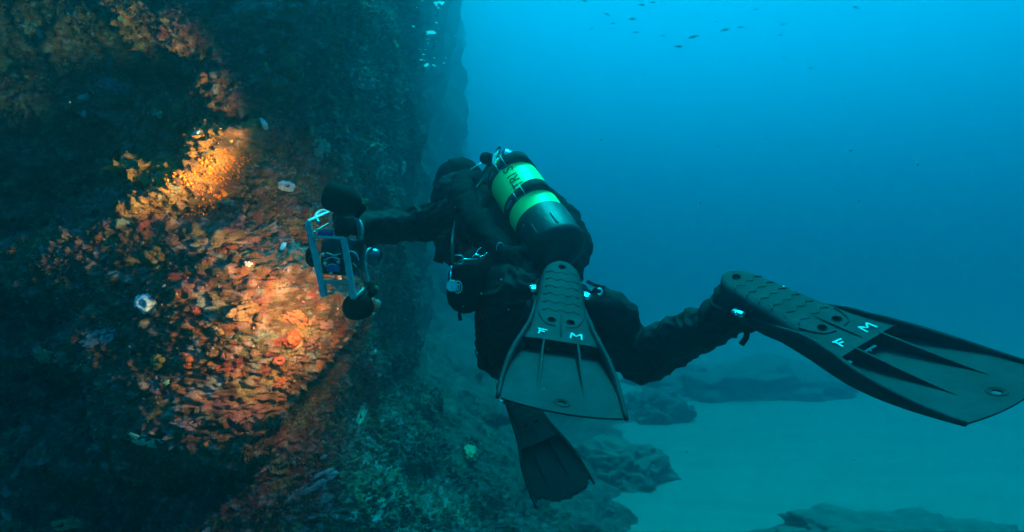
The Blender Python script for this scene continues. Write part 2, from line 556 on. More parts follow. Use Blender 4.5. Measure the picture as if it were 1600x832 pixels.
def build_growths():
    W0, W1 = (.50, .78, .90), (.30, .62, .85)
    L = [
     ("sea_sponge", "bright blue-white sponge with a round open mouth in the dark hollow", "sponge", 232, 474, 17, 14, W0, W1, "ring"),
     ("sea_sponge", "cream yellow wrinkled sponge standing proud of the orange-lit rock", "sponge", 381, 489, 19, 17, (.46, .36, .20), (.34, .25, .12), "plates"),
     ("sea_squirt", "small pale blue sea squirt with ringed opening, left of the camera strobe", "sea squirt", 445, 291, 9, 8, (.55, .75, .85), (.4, .6, .75), "ring"),
     ("sea_squirt", "small round white sea squirt at the top tip of the glowing orange patch", "sea squirt", 407, 195, 6, 7, (.75, .85, .85), (.6, .8, .85), "ring"),
     ("sea_squirt", "thin pale blue sea squirt lying beside the camera frame", "sea squirt", 444, 385, 8, 4, (.45, .75, .85), (.35, .65, .8), "cushion"),
     ("sea_squirt", "tiny white hooked sea squirt above the cream sponge", "sea squirt", 387, 413, 7, 5, (.80, .85, .88), (.6, .75, .85), "lobes"),
     ("encrusting_sponge", "white and yellow mottled crust below left of the cream sponge", "sponge", 343, 517, 13, 9, (.50, .48, .38), (.36, .30, .10), "lobes"),
     ("encrusting_sponge", "small square red-pink crust between blue sponge and cream sponge", "sponge", 306, 486, 9, 7, (.62, .16, .12), (.50, .12, .08), "cushion"),
     ("encrusting_sponge", "yellow-green lumpy sponge at the lower left of the lit rock", "sponge", 253, 566, 14, 13, (.34, .34, .10), (.22, .27, .08), "lobes"),
     ("encrusting_sponge", "red-orange spreading sponge right of the yellow-green sponge", "sponge", 294, 564, 16, 13, (.66, .17, .09), (.55, .20, .08), "lobes"),
     ("red_algae", "pale mauve frilly algae at the foot of the lit rock", "algae", 296, 660, 30, 14, (.46, .36, .42), (.34, .25, .28), "plates"),
     ("green_algae", "bright turquoise algae mat on the ledge at lower left", "algae", 236, 688, 36, 15, (.16, .62, .48), (.08, .40, .30), "plates"),
     ("red_algae", "grey-blue plated algae on the rim of the dark hollow", "algae", 158, 526, 32, 17, (.26, .30, .34), (.18, .22, .26), "plates"),
     ("green_algae", "dark green algae tuft at the left edge above the deep hollow", "algae", 66, 556, 38, 14, (.10, .40, .27), (.06, .25, .17), "plates"),
     ("green_algae", "green algae tuft hanging in the bottom left corner", "algae", 108, 818, 20, 12, (.16, .46, .24), (.08, .3, .16), "plates"),
     ("coralline_crust", "broad salmon pink crust just left of the lower strobe", "coral", 463, 497, 24, 16, (.62, .27, .20), (.50, .30, .16), "plates"),
     ("encrusting_sponge", "upright orange-red finger of sponge on the right rim of the lit rock", "sponge", 455, 531, 8, 14, (.68, .22, .09), (.55, .15, .06), "cushion"),
     ("cup_coral", "pink ring-shaped cup coral low on the lit rock", "coral", 435, 564, 8, 7, (.68, .26, .20), (.6, .18, .14), "ring"),
     ("coralline_crust", "small pale pink disc on the rim nearest the lower strobe", "coral", 507, 509, 9, 8, (.66, .42, .36), (.5, .3, .26), "cushion"),
     ("coralline_crust", "flat pink plate on the shaded edge under the orange-red finger", "coral", 486, 535, 11, 6, (.62, .28, .22), (.5, .2, .16), "plates"),
     ("cup_coral", "knobbly orange cup coral at the bottom right of the lit rock", "coral", 437, 596, 11, 8, (.70, .30, .13), (.6, .2, .1), "lobes"),
     ("red_algae", "dusky pink double-lobed algae blade below the lit rock", "algae", 385, 675, 12, 14, (.42, .22, .17), (.32, .16, .13), "plates"),
     ("coralline_crust", "grey-pink rounded crust on the upper slope of the lit rock", "coral", 272, 377, 12, 10, (.45, .25, .20), (.36, .2, .15), "cushion"),
     ("encrusting_sponge", "olive yellow branching sponge clump left of the grey-pink crust", "sponge", 241, 399, 18, 12, (.46, .34, .10), (.3, .2, .06), "lobes"),
     ("encrusting_sponge", "rust red sponge patch under the dark shadow left of the camera", "sponge", 353, 389, 14, 9, (.48, .15, .07), (.38, .12, .06), "lobes"),
     ("coralline_crust", "long pink crust strip below the grey-pink rounded crust", "coral", 316, 412, 15, 9, (.50, .18, .14), (.4, .14, .1), "plates"),
     ("green_algae", "bright green algae tuft in the shade above the glowing patch", "algae", 243, 177, 18, 9, (.14, .52, .36), (.08, .34, .26), "plates"),
     ("encrusting_sponge", "pink and yellow streaked sponge beside the green tuft", "sponge", 280, 172, 11, 9, (.60, .38, .28), (.55, .46, .12), "lobes"),
     ("sea_squirt", "bright blue sea squirt in shade above the glowing orange patch", "sea squirt", 309, 210, 9, 6, (.25, .62, .82), (.2, .5, .7), "cushion"),
     ("green_algae", "pale green algae pads on the shaded wall at far left", "algae", 178, 244, 22, 10, (.22, .50, .38), (.12, .34, .28), "plates"),
     ("red_algae", "slaty blue leafy algae in the black hollow at upper left", "algae", 180, 138, 24, 11, (.16, .22, .30), (.1, .14, .2), "plates"),
     ("sea_squirt", "tiny blue-green sea squirt cluster under the yellow-green sponge", "sea squirt", 259, 598, 7, 4, (.30, .66, .58), (.2, .55, .3), "lobes"),
     ("encrusting_sponge", "dull ochre sponge knob at the upper left of the brown ledge", "sponge", 315, 130, 14, 9, (.46, .32, .10), (.36, .22, .08), "lobes"),
     ("encrusting_sponge", "faint yellow-green sponge ball on the deep boulders below the diver", "sponge", 736, 708, 15, 13, (.34, .40, .18), (.25, .3, .14), "cushion"),
     ("sea_squirt", "pale speckled sea squirts on the far wall behind the camera strobes", "sea squirt", 628, 264, 10, 7, (.55, .70, .70), (.4, .55, .55), "lobes"),
     ("green_algae", "sea-green algae tuft on the shaded wall below the lit rock", "algae", 566, 645, 16, 9, (.10, .50, .34), (.08, .3, .22), "plates"),
     ("red_algae", "blue-grey algae shelf low on the shaded wall", "algae", 486, 758, 28, 13, (.20, .30, .34), (.13, .2, .24), "plates"),
     ("green_algae", "pale green leafy algae hanging from the dark wall beside the strobe", "algae", 500, 232, 10, 18, (.20, .36, .30), (.14, .26, .22), "plates"),
    ]
    for k, (nm, lab, cat, px, py, rx, ry, c0, c1, st) in enumerate(L):
        f_ = 1.05 if c0[2] > c0[0] else .50
        c0, c1 = tuple(min(.92, x * f_) for x in c0), tuple(min(.9, x * f_) for x in c1)
        on_wall(nm, lab, cat, px, py, rx, ry, c0, c1, st, seed=k + 1, rot=(k * 37) % 50 - 25)
build_growths()

# ------------------------------------------------------------------ scattered small life
def ico(sub):
    bm = bmesh.new()
    bmesh.ops.create_icosphere(bm, subdivisions=sub, radius=1)
    bm.verts.ensure_lookup_table()
    v = np.array([x.co[:] for x in bm.verts])
    f = np.array([[y.index for y in x.verts] for x in bm.faces])
    bm.free()
    return v, f

def frames(n):
    a = np.where(np.abs(n[:, 2:3]) < .9, np.array([[0, 0, 1.0]]), np.array([[1.0, 0, 0]]))
    x = np.cross(a, n)
    x /= np.linalg.norm(x, axis=1)[:, None]
    return x, np.cross(n, x)

def scatter_lumps(rs, idx, size, cols, base, squash=(.5, .9), rough=.35):
    v0, f0 = base
    K, nv = len(idx), len(v0)
    n = WN[idx]
    x, y = frames(n)
    a = rs.uniform(0, 6.28, K)[:, None]
    x2, y2 = x * np.cos(a) + y * np.sin(a), -x * np.sin(a) + y * np.cos(a)
    s = size[:, None] * rs.uniform(.6, 1.4, (K, 3))
    s[:, 2] = size * rs.uniform(*squash, K)
    vv = v0[None] * (1 + rough * rs.normal(size=(K, nv, 1)).clip(-1.2, 1.2) * .6)
    P3 = WQ[idx][:, None] + vv[:, :, 0:1] * (s[:, 0:1] * x2)[:, None] + vv[:, :, 1:2] * (s[:, 1:2] * y2)[:, None] \
        + (vv[:, :, 2:3] + .1) * (s[:, 2:3] * n)[:, None]
    F = f0[None] + (np.arange(K) * nv)[:, None, None]
    return P3.reshape(-1, 3), F.reshape(-1, 3), np.repeat(cols, nv, 0)

def poly_in(px, py, poly):
    c = np.zeros(len(px), bool)
    j = len(poly) - 1
    for i in range(len(poly)):
        (xi, yi), (xj, yj) = poly[i], poly[j]
        c ^= ((yi > py) != (yj > py)) & (px < (xj - xi) * (py - yi) / ((yj - yi) or 1e-9) + xi)
        j = i
    return c

def build_scatter():
    rs = np.random.RandomState(11)
    near = np.where(VIS & (WQ[:, 1] < 6) & (WX > -20) & (WX < 780) & (WY > -20) & (WY < 850))[0]
    pal = np.array([(.16, .09, .05), (.40, .16, .12), (.48, .18, .06), (.40, .33, .13), (.08, .10, .06), (.30, .34, .30), (.10, .20, .14),
                    (.55, .30, .22), (.22, .12, .07)])
    pw = np.array([.2, .15, .12, .07, .12, .09, .10, .07, .12]); pw /= pw.sum()
    clump = fbm(WQ[near] * 5 + 77, 3)
    w = np.clip(.35 + clump * 2, .05, 2); w /= w.sum()
    def far_shade(i): return (1 - .7 * sstep(3.6, 5.5, WQ[i, 1]))[:, None]  # growth colours darkened alike, standing in for shade farther off
    V, F, K = [], [], []
    def add(r):
        n0 = sum(len(a) for a in V)
        V.append(r[0]); F.append(r[1] + n0); K.append(r[2])
    i1 = rs.choice(near, 2600, p=w)
    add(scatter_lumps(rs, i1, np.abs(rs.lognormal(-5.3, .5, len(i1))) * np.clip(WQ[i1, 1] / 2.6, .8, 2), pal[rs.choice(len(pal), len(i1), p=pw)] * rs.uniform(.6, 1.3, (len(i1), 1)) * far_shade(i1), ico(2), squash=(.25, .6), rough=.55))
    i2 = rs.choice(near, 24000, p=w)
    add(scatter_lumps(rs, i2, np.abs(rs.lognormal(-6.0, .45, len(i2))) * np.clip(WQ[i2, 1] / 2.6, .8, 2), pal[rs.choice(len(pal), len(i2), p=pw)] * rs.uniform(.6, 1.4, (len(i2), 1)) * far_shade(i2), ico(1), squash=(.3, .9), rough=.6))
    me = np_mesh("reef_growth", np.vstack(V), np.vstack(F))
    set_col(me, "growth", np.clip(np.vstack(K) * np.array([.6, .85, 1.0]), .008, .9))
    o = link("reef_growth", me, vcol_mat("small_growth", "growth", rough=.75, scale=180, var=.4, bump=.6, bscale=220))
    o['kind'] = 'stuff'
    # leafy turf: little tilted blades
    i3 = rs.choice(near, 60000, p=w)
    n = WN[i3] + rs.normal(size=(len(i3), 3)) * .55
    n /= np.linalg.norm(n, axis=1)[:, None]
    x, y = frames(n)
    h = np.abs(rs.lognormal(-5.35, .4, len(i3)))[:, None] * np.clip(WQ[i3, 1:2] / 2.6, .8, 2)
    wd = h * rs.uniform(.18, .5, (len(i3), 1))
    b0 = WQ[i3]
    bend = y * h * rs.uniform(-.5, .5, (len(i3), 1))
    q = np.stack([b0 - x * wd * .35, b0 + x * wd * .35, b0 + n * h * .55 + x * wd + bend * .4, b0 + n * h * .55 - x * wd + bend * .4,
                  b0 + n * h + x * wd * .5 + bend, b0 + n * h - x * wd * .5 + bend], 1)
    f = np.array([[0, 1, 2, 3], [3, 2, 4, 5]])
    F3 = (f[None] + (np.arange(len(i3)) * 6)[:, None, None]).reshape(-1, 4)
    me = np_mesh("algae_turf", q.reshape(-1, 3), F3)
    pal2 = np.array([(.09, .07, .03), (.06, .09, .04), (.20, .10, .05), (.07, .14, .09), (.26, .17, .07), (.24, .09, .06)])
    c3 = pal2[rs.choice(6, len(i3))] * rs.uniform(.6, 1.4, (len(i3), 1)) * far_shade(i3)
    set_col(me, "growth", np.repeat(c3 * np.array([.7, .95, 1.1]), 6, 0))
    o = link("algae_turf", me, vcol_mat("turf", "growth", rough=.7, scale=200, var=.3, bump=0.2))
    o['kind'] = 'stuff'
    # the colony of orange polyps under the upper strobe
    poly = [(404, 222), (384, 262), (356, 300), (335, 328), (304, 346), (290, 335), (306, 300), (283, 288), (266, 296), (252, 280),
            (268, 266), (298, 270), (318, 262), (312, 248), (334, 238), (352, 232), (368, 248), (388, 238)]
    wx, wy = WX + 5 * fbm(WQ * 30, 2), WY + 5 * fbm(WQ * 30 + 9, 2)
    k = np.where(VIS & poly_in(wx, wy, poly))[0]
    i4 = rs.choice(k, min(9000, len(k)), replace=len(k) < 9000)
    base = np.array([.80, .27, .03]) * rs.uniform(.75, 1.2, (len(i4), 1)) * (1 + rs.normal(size=(len(i4), 3)) * .08)
    V4, F4, C4 = scatter_lumps(rs, i4, np.abs(rs.lognormal(-5.85, .4, len(i4))), base, ico(1), squash=(1.0, 3.0), rough=.5)
    me = np_mesh("cluster_anemones", V4, F4)
    set_col(me, "growth", np.clip(C4, .02, .9))
    o = link("cluster_anemones", me, vcol_mat("orange_polyps", "growth", rough=.5, scale=250, var=.3, bump=.3))
    tag(o, "glowing orange carpet of cluster anemones on the upper rock ridge", "anemones")
    o['kind'] = 'stuff'
build_scatter()

# ------------------------------------------------------------------ rocks on the sand
def boulder(name, label, loc, size, seed, rotz=0, sub=6, lump=.3, group=None):
    bm = bmesh.new()
    bmesh.ops.create_icosphere(bm, subdivisions=sub, radius=1)
    v = np.array([x.co[:] for x in bm.verts])
    s3 = np.array(size) / max(size) * 1.6
    vs = v * s3                                       # noise in real proportions, so that ledges do not streak
    d = 1 + lump * fbm(vs * 1.7 + seed * 3.3, 3) * 1.4 + lump * .35 * fbm(vs * 6 + seed, 4) + .07 * np.abs(fbm(vs * 14 + seed, 3))
    v = np.sign(v) * np.abs(v) ** .8 * d[:, None]
    for x, co in zip(bm.verts, v):
        x.co = (co[0] * size[0], co[1] * size[1], co[2] * size[2])
    o = obj(name, bm, ROCK)
    o.location = loc
    o.rotation_euler = (0, 0, R(rotz))
    return tag(o, label, "rock", group)
ROCK = mat("drowned_rock", (.05, .06, .05), rough=.9, bump=.8, bscale=30, var=.5, vscale=6)
boulder("rock_mound", "broad low dark mound on the sand beyond the bent knee", (4.9, 14.2, -2.95), (2.3, 1.7, .85), 3, 6, lump=.35)
boulder("rock_slab", "flat dark slab on the sand at the bottom edge under the long fin", (3.42, 6.0, -2.52), (1.15, .42, .26), 5, -3, lump=.35)
boulder("boulder", "dark boulder at the foot of the wall just right of the near fin", (2.45, 11.4, -2.70), (.55, .6, .55), 8, 20, lump=.25)
boulder("boulder", "jagged low boulder spilling onto the sand below the boulder by the near fin", (1.28, 8.2, -2.66), (.62, .7, .46), 12, 50, lump=.22)

# ------------------------------------------------------------------ materials of the kit
SUIT = mat("drysuit_cloth", (.005, .007, .009), rough=.75, spec=.10, bump=.35, bscale=55, var=.35, vscale=14)
NEO = mat("neoprene", (.004, .005, .006), rough=.85, spec=.05, bump=.25, bscale=90, var=.3, vscale=20)
WEB = mat("black_webbing", (.014, .015, .017), rough=.85, spec=.1, bump=.3, bscale=200)
RUBBER = mat("fin_rubber", (.015, .020, .025), rough=.7, spec=.12, bump=.3, bscale=38, var=.42, vscale=11)
TREAD = mat("tread_rubber", (.006, .007, .007), rough=.6)
BLACKRUB = mat("black_rubber", (.006, .007, .008), rough=.75, spec=.06, bump=.2, bscale=60, var=.3)
CHROME = mat("chrome", (.78, .80, .82), rough=.18, metal=1.0)
STEEL = mat("brushed_steel", (.62, .65, .67), rough=.3, metal=.85, bump=.1, bscale=120)
ALU = mat("aluminium", (.36, .39, .40), rough=.42, metal=.55, bump=.15, bscale=90, var=.15)
HOSE = mat("hose_rubber", (.045, .05, .055), rough=.4, spec=.5)
PENPAINT = mat("paint_pen", (.50, .56, .58), rough=.6, var=.4, vscale=120)
WHITE = mat("white_paint", (.90, .92, .92), rough=.5, bump=.1, bscale=200)
LUME = mat("pale_dial", (.62, .68, .68), rough=.35, var=.15, vscale=60)
PAINT = mat("yellow_green_paint", (.04, .95, .22), rough=.42, spec=.4, coat=.0, var=.10, vscale=10, bump=.05)
INK = mat("black_lettering", (.012, .012, .012), rough=.5)
BOOT = mat("tank_boot_rubber", (.010, .012, .012), rough=.5, spec=.4, bump=.2, bscale=50, var=.35, vscale=9)
GLASS = mat("port_glass", (.01, .012, .016), rough=.04, spec=.8, coat=1.0)
SHELL = mat("strobe_shell", (.004, .005, .006), rough=.8, spec=.05, bump=.05)
CLEAR = mat("housing_shell", (.006, .009, .011), rough=.2, spec=.5)
BLUE = mat("blue_anodised", (.02, .10, .35), rough=.3, metal=.5)

def vis_mesh(o):
    """bake an object's modifiers into its mesh"""
    dg = bpy.context.evaluated_depsgraph_get()
    me = bpy.data.meshes.new_from_object(o.evaluated_get(dg))
    me.set_sharp_from_angle(angle=R(40))
    old = o.data
    o.modifiers.clear()
    o.data = me
    bpy.data.meshes.remove(old)
    return o

def blob_bm(chains, balls=()):
    """spheres swept along tapered limbs; chain = [(point, radius), ...]"""
    bm = bmesh.new()
    def ball(p, r, sc=None):
        m = Matrix.Translation(p) @ (sc if sc is not None else Matrix.Identity(4)) @ Matrix.Diagonal((r, r, r, 1))
        bmesh.ops.create_icosphere(bm, subdivisions=2, radius=1, matrix=m)
    for ch in chains:
        for (p0, r0), (p1, r1) in zip(ch[:-1], ch[1:]):
            p0, p1 = Vector(p0), Vector(p1)
            L = (p1 - p0).length
            n = max(2, int(L / (min(r0, r1) * .35)))
            for k in range(n + 1):
                t = k / n
                ball(p0.lerp(p1, t), r0 + (r1 - r0) * t)
    for b in balls:
        ball(*b)
    return bm

def skin_body(name, bm, material, parent, voxel=.007, smooth=6, wrinkle=.0, seed=0, fine=.0):
    o = obj(name, bm, material)
    m = o.modifiers.new("r", 'REMESH')
    m.mode = 'VOXEL'
    m.voxel_size = voxel
    s = o.modifiers.new("s", 'SMOOTH')
    s.factor = .5
    s.iterations = smooth
    vis_mesh(o)
    me = o.data
    if not me.materials:
        me.materials.append(material)
    n = len(me.vertices)
    v = np.empty(n * 3, np.float32); me.vertices.foreach_get("co", v); v = v.reshape(-1, 3)
    nn = np.empty(n * 3, np.float32); me.vertex_normals.foreach_get("vector", nn); nn = nn.reshape(-1, 3)
    if wrinkle:
        w = fbm(v * np.array([7, 7, 16]) + seed + 2.0 * fbm(v * 4 + 8, 2)[:, None], 3)
        rid = 1 - np.abs(w) * 2.4
        w2 = 1 - np.abs(fbm(v * np.array([18, 12, 9]) + seed + 40, 2)) * 2.2
        v = v + nn * ((rid - .45) * wrinkle + (w2 - .5) * wrinkle * .5 + fine * fbm(v * 60, 2))[:, None]
        me.vertices.foreach_set("co", v.astype(np.float32).ravel())
    me.polygons.foreach_set("use_smooth", np.ones(len(me.polygons), bool))
    me.update()
    if parent:
        keep(o, parent)
    return o

def tube(bm, pts, r, n=10, closed=False, cap=True):
    pts = [Vector(p) for p in pts]
    rings = []
    N = len(pts)
    prev = None
    for k, p in enumerate(pts):
        if closed:
            t = (pts[(k + 1) % N] - pts[k - 1]).normalized()
        else:
            t = (pts[min(k + 1, N - 1)] - pts[max(k - 1, 0)]).normalized()
        a = prev if prev is not None else (Vector((0, 0, 1)) if abs(t.z) < .9 else Vector((1, 0, 0)))
        x = (a - t * a.dot(t)).normalized()
        prev = x
        y = t.cross(x)
        rr = r[k] if isinstance(r, (list, tuple)) else r
        rings.append([bm.verts.new(p + (x * math.cos(i / n * 6.28318) + y * math.sin(i / n * 6.28318)) * rr) for i in range(n)])
    for k in range(N if closed else N - 1):
        a, b = rings[k], rings[(k + 1) % N]
        for i in range(n):
            bm.faces.new((a[i], a[(i + 1) % n], b[(i + 1) % n], b[i]))
    if cap and not closed:
        bm.faces.new(rings[0][::-1]); bm.faces.new(rings[-1])
    return bm

def spline(pts, n=8):
    c = catmull(np.array([tuple(p) for p in pts], float), n) if len(pts) > 2 else np.array([tuple(p) for p in pts])
    return [Vector(p) for p in c]

def bar(bm, p0, p1, w, h, up=Vector((0, 0, 1)), bev=0.0):
    p0, p1 = Vector(p0), Vector(p1)
    t = (p1 - p0)
    L = t.length
    t.normalize()
    x = up.cross(t)
    if x.length < .05:
        x = Vector((1, 0, 0)).cross(t)
    x.normalize()
    y = t.cross(x)
    M = Matrix((x, y, t)).transposed().to_4x4()
    M.translation = (p0 + p1) / 2
    r = bmesh.ops.create_cube(bm, size=1, matrix=M @ Matrix.Diagonal((w, h, L, 1)))
    if bev:
        es = {e for v in r['verts'] for e in v.link_edges}
        bmesh.ops.bevel(bm, geom=list(es), offset=bev, segments=2, affect='EDGES', profile=.5)

def lathe(bm, prof, n=48, M=Matrix.Identity(4)):
    """prof = [(radius, z)...] about local z"""
    rings = []
    for r, z in prof:
        if r < 1e-6:
            rings.append([bm.verts.new(M @ Vector((0, 0, z)))])
        else:
            rings.append([bm.verts.new(M @ Vector((r * math.cos(i / n * 6.283185), r * math.sin(i / n * 6.283185), z))) for i in range(n)])
    for a, b in zip(rings[:-1], rings[1:]):
        for i in range(n):
            j = (i + 1) % n
            if len(a) == 1 and len(b) == 1:
                continue
            if len(a) == 1:
                bm.faces.new((a[0], b[j], b[i]))
            elif len(b) == 1:
                bm.faces.new((a[i], a[j], b[0]))
            else:
                bm.faces.new((a[i], a[j], b[j], b[i]))
    return bm

def text_verts(body, size):
    """flat outline mesh of a word from the built-in font: verts, faces"""
    cu = bpy.data.curves.new("w", 'FONT')
    cu.body = body
    cu.size = size
    cu.resolution_u = 3
    cu.fill_mode = 'FRONT'
    o = bpy.data.objects.new("w", cu)
    C.objects.link(o)
    dg = bpy.context.evaluated_depsgraph_get()
    me = bpy.data.meshes.new_from_object(o.evaluated_get(dg))
    v = [x.co.copy() for x in me.vertices]
    f = [tuple(p.vertices) for p in me.polygons]
    bpy.data.objects.remove(o)
    bpy.data.meshes.remove(me)
    return v, f

# ------------------------------------------------------------------ the fins
FS = 1.12
def fin_hw(u):
    return float(np.interp(u, [0, .006, .02, .05, .10, .18, .25, .30, .35, .40, .46, .52, .60, .65],
                              [.012, .026, .040, .050, .054, .059, .064, .070, .082, .096, .107, .113, .116, .117]))
def make_fin(label, X, bend, twist, rubber, letters=True, ragged=0.0, seed=0, logo=False):
    """X: 4x4 placing local (u along, v across, n out of the sole)"""
    root = thing("swim_fin", label, "fin", (0, 0, 0), None)
    root.matrix_world = X
    bpy.context.view_layer.update()
    def W(u, v, n):
        w = (bend * (u - .2) ** 2 if u > .2 else 0) + twist * v * min(max(u - .3, 0), 1)
        return Vector((u, v, n + w)) * FS
    def part(name, bm, m, parent=root, smooth=True):
        o = obj(name, bm, m, None, smooth)
        o.parent = parent
        return o
    # foot pocket: a closed rubber shoe under a flat sole
    bm = bmesh.new()
    us = [0, .004, .012, .025, .045, .07, .10, .13, .16, .19, .22, .25, .275, .30, .32, .34, .352, .360]
    NS = 28
    rings = []
    for u in us:
        hw = fin_hw(u)
        th = float(np.interp(u, [0, .01, .04, .10, .16, .22, .28, .33, .36], [.045, .065, .078, .080, .076, .062, .042, .026, .020]))
        ring = []
        for k in range(NS):
            a = k / NS * 6.283185
            c, s = math.cos(a), math.sin(a)
            e = .42
            v = math.copysign(abs(c) ** e, c) * hw
            nn = math.copysign(abs(s) ** (.34 if s > 0 else .6), s)
            n = nn * .5 * th - th * .5
            if u < .03:
                n *= .9
            ring.append(bm.verts.new(W(u, v, n)))
        rings.append(ring)
    for a, b in zip(rings[:-1], rings[1:]):
        for i in range(NS):
            j = (i + 1) % NS
            bm.faces.new((a[i], b[i], b[j], a[j]))
    bm.faces.new(rings[0]); bm.faces.new(rings[-1][::-1])
    bmesh.ops.recalc_face_normals(bm, faces=bm.faces)
    shoe = part("foot_pocket", bm, rubber)
    cut = bmesh.new()
    for (u, v, r) in ((.030, 0, .0085), (.275, -.0215, .0085), (.275, .0215, .0085)):
        lathe(cut, [(0, -.012), (r * FS, -.012), (r * FS * 1.05, .012), (0, .012)], 20, Matrix.Translation(W(u, v, -.001)))
    bmesh.ops.recalc_face_normals(cut, faces=cut.faces)
    co = obj("hole_cutter", cut, None)
    co.matrix_world = X
    md = shoe.modifiers.new("b", 'BOOLEAN')
    md.object = co
    md.solver = 'EXACT'
    bpy.context.view_layer.update()
    vis_mesh(shoe)
    bpy.data.objects.remove(co)
    for u, v in ((.030, 0), (.275, -.0215), (.275, .0215)):    # the moulded rims
        b = bmesh.new()
        tube(b, [W(u + .0100 * math.cos(a), v + .0100 * math.sin(a), .0003) for a in np.linspace(0, 6.283, 24, endpoint=False)], .0012, 6, True)
        part("hole_rim", b, rubber)
    # step of the raised sole
    b = bmesh.new()
    tube(b, spline([W(.245, -.052, .0), W(.268, -.046, .0005), (W(.292, -.034, .0005)), W(.300, -.012, .0005)], 6), .0018 * FS, 6)
    tube(b, spline([W(.245, .052, .0), W(.268, .046, .0005), (W(.292, .034, .0005)), W(.300, .012, .0005)], 6), .0018 * FS, 6)
    part("sole_edge", b, rubber)
    b = bmesh.new()
    tube(b, [W(u, 0, .0005) for u in (.235, .26, .29, .32, .345)], [.001, .003, .004, .003, .001], 6)
    part("keel", b, rubber)
    # tread: six zigzag steps
    for k in range(6):
        u0 = .060 + k * .0345
        hw = .040 + .0006 * k
        b = bmesh.new()
        pts = []
        for i in range(25):
            t = i / 24
            ph = (t * 3.0) % 1.0
            tri = abs(ph * 2 - 1) * 2 - 1
            pts.append(W(u0 + tri * .0052, -hw + 2 * hw * t, .0002))
        tube(b, pts, .0017, 5)
        part("tread", b, TREAD, shoe)
    # blade with a tip hole
    bm = bmesh.new()
    nu, nv = 26, 40
    rnd = np.random.RandomState(seed)
    jag = np.cumsum(rnd.normal(size=nv + 1)); jag = (jag - np.linspace(jag[0], jag[-1], nv + 1)); jag /= max(1e-6, np.abs(jag).max())
    top, bot = [], []
    for i in range(nu + 1):
        rt, rb = [], []
        for j in range(nv + 1):
            s = j / nv * 2 - 1
            ue = .600 + .018 * (1 - s * s) - (0 if ragged == 0 else ragged * (.5 + .5 * jag[j]) * (.35 + abs(s)))
            us_ = (.330 if ragged else .360) + .010 * s * s
            u = us_ + (ue - us_) * i / nu
            v = s * (fin_hw(u) - .004)
            n = -.029 + .014 * min(1, (i / nu) * 1.6)
            rt.append(bm.verts.new(W(u, v, n + .0022)))
            rb.append(bm.verts.new(W(u, v, n - .0022)))
        top.append(rt); bot.append(rb)
    for i in range(nu):
        for j in range(nv):
            bm.faces.new((top[i][j], top[i + 1][j], top[i + 1][j + 1], top[i][j + 1]))
            bm.faces.new((bot[i][j], bot[i][j + 1], bot[i + 1][j + 1], bot[i + 1][j]))
    for i in range(nu):
        bm.faces.new((top[i][0], bot[i][0], bot[i + 1][0], top[i + 1][0]))
        bm.faces.new((top[i][nv], top[i + 1][nv], bot[i + 1][nv], bot[i][nv]))
    for j in range(nv):
        bm.faces.new((top[0][j], top[0][j + 1], bot[0][j + 1], bot[0][j]))
        bm.faces.new((top[nu][j], bot[nu][j], bot[nu][j + 1], top[nu][j + 1]))
    bmesh.ops.recalc_face_normals(bm, faces=bm.faces)
    blade = part("blade", bm, rubber)
    if not ragged:
        cut = bmesh.new()
        pc = W(.582, 0, -.016)
        lathe(cut, [(0, -.03), (.0095, -.03), (.0095, .03), (0, .03)], 20, Matrix.Translation(pc))
        bmesh.ops.recalc_face_normals(cut, faces=cut.faces)
        co = obj("hole_cutter", cut, None)
        co.matrix_world = X
        md = blade.modifiers.new("b", 'BOOLEAN')
        md.object = co
        md.solver = 'EXACT'
        bpy.context.view_layer.update()
        vis_mesh(blade)
        bpy.data.objects.remove(co)
        b = bmesh.new()
        tube(b, [W(.582 + .0135 * math.cos(a), .0135 * math.sin(a), -.0135) for a in np.linspace(0, 6.283, 28, endpoint=False)], .0028, 6, True)
        part("hole_rim", b, rubber, blade)
    # the two long ribs and the side rails
    for sgn in (-1, 1):
        b = bmesh.new()
        L_ = [.352, .37, .40, .45, .50, .545, .575]
        hh = [.0005, .0005, -.0005, -.004, -.008, -.012, -.016]
        prev = None
        for u, h in zip(L_, hh):
            v = sgn * (.036 + .010 * (u - .35) / .22)
            base = -.031 + .014 * min(1, max(0, (u - .36) / .15))
            w = .0038 if u < .55 else .0022
            q = [bm_ for bm_ in (b.verts.new(W(u, v - w, base)), b.verts.new(W(u, v - w * .55, h)), b.verts.new(W(u, v + w * .55, h)), b.verts.new(W(u, v + w, base)))]
            if prev:
                for a_, b_ in ((0, 1), (1, 2), (2, 3), (3, 0)):
                    b.faces.new((prev[a_], prev[b_], q[b_], q[a_]))
            else:
                b.faces.new(q)
            prev = q
        b.faces.new(prev[::-1])
        bmesh.ops.recalc_face_normals(b, faces=b.faces)
        part("rib", b, rubber, smooth=False)
        b = bmesh.new()
        prev = None
        for u in list(np.linspace(.13, .602, 26)):
            v = sgn * (fin_hw(u) + .001)
            t_ = float(np.interp(u, [.13, .20, .27, .34, .40, .5, .602], [-.034, -.016, .003, .006, .003, -.004, -.010]))
            bo = float(np.interp(u, [.13, .22, .34, .42, .602], [-.036, -.044, -.040, -.033, -.016]))
            w = float(np.interp(u, [.13, .2, .4, .602], [.002, .005, .0065, .004]))
            q = [b.verts.new(W(u, v - w, bo)), b.verts.new(W(u, v - w * .8, t_)), b.verts.new(W(u, v, t_ + .0025)), b.verts.new(W(u, v + w * .8, t_)), b.verts.new(W(u, v + w, bo))]
            if prev:
                for i in range(5):
                    j = (i + 1) % 5
                    b.faces.new((prev[i], prev[j], q[j], q[i]))
            else:
                b.faces.new(q)
            prev = q
        b.faces.new(prev[::-1])
        bmesh.ops.recalc_face_normals(b, faces=b.faces)
        part("side_rail", b, rubber)
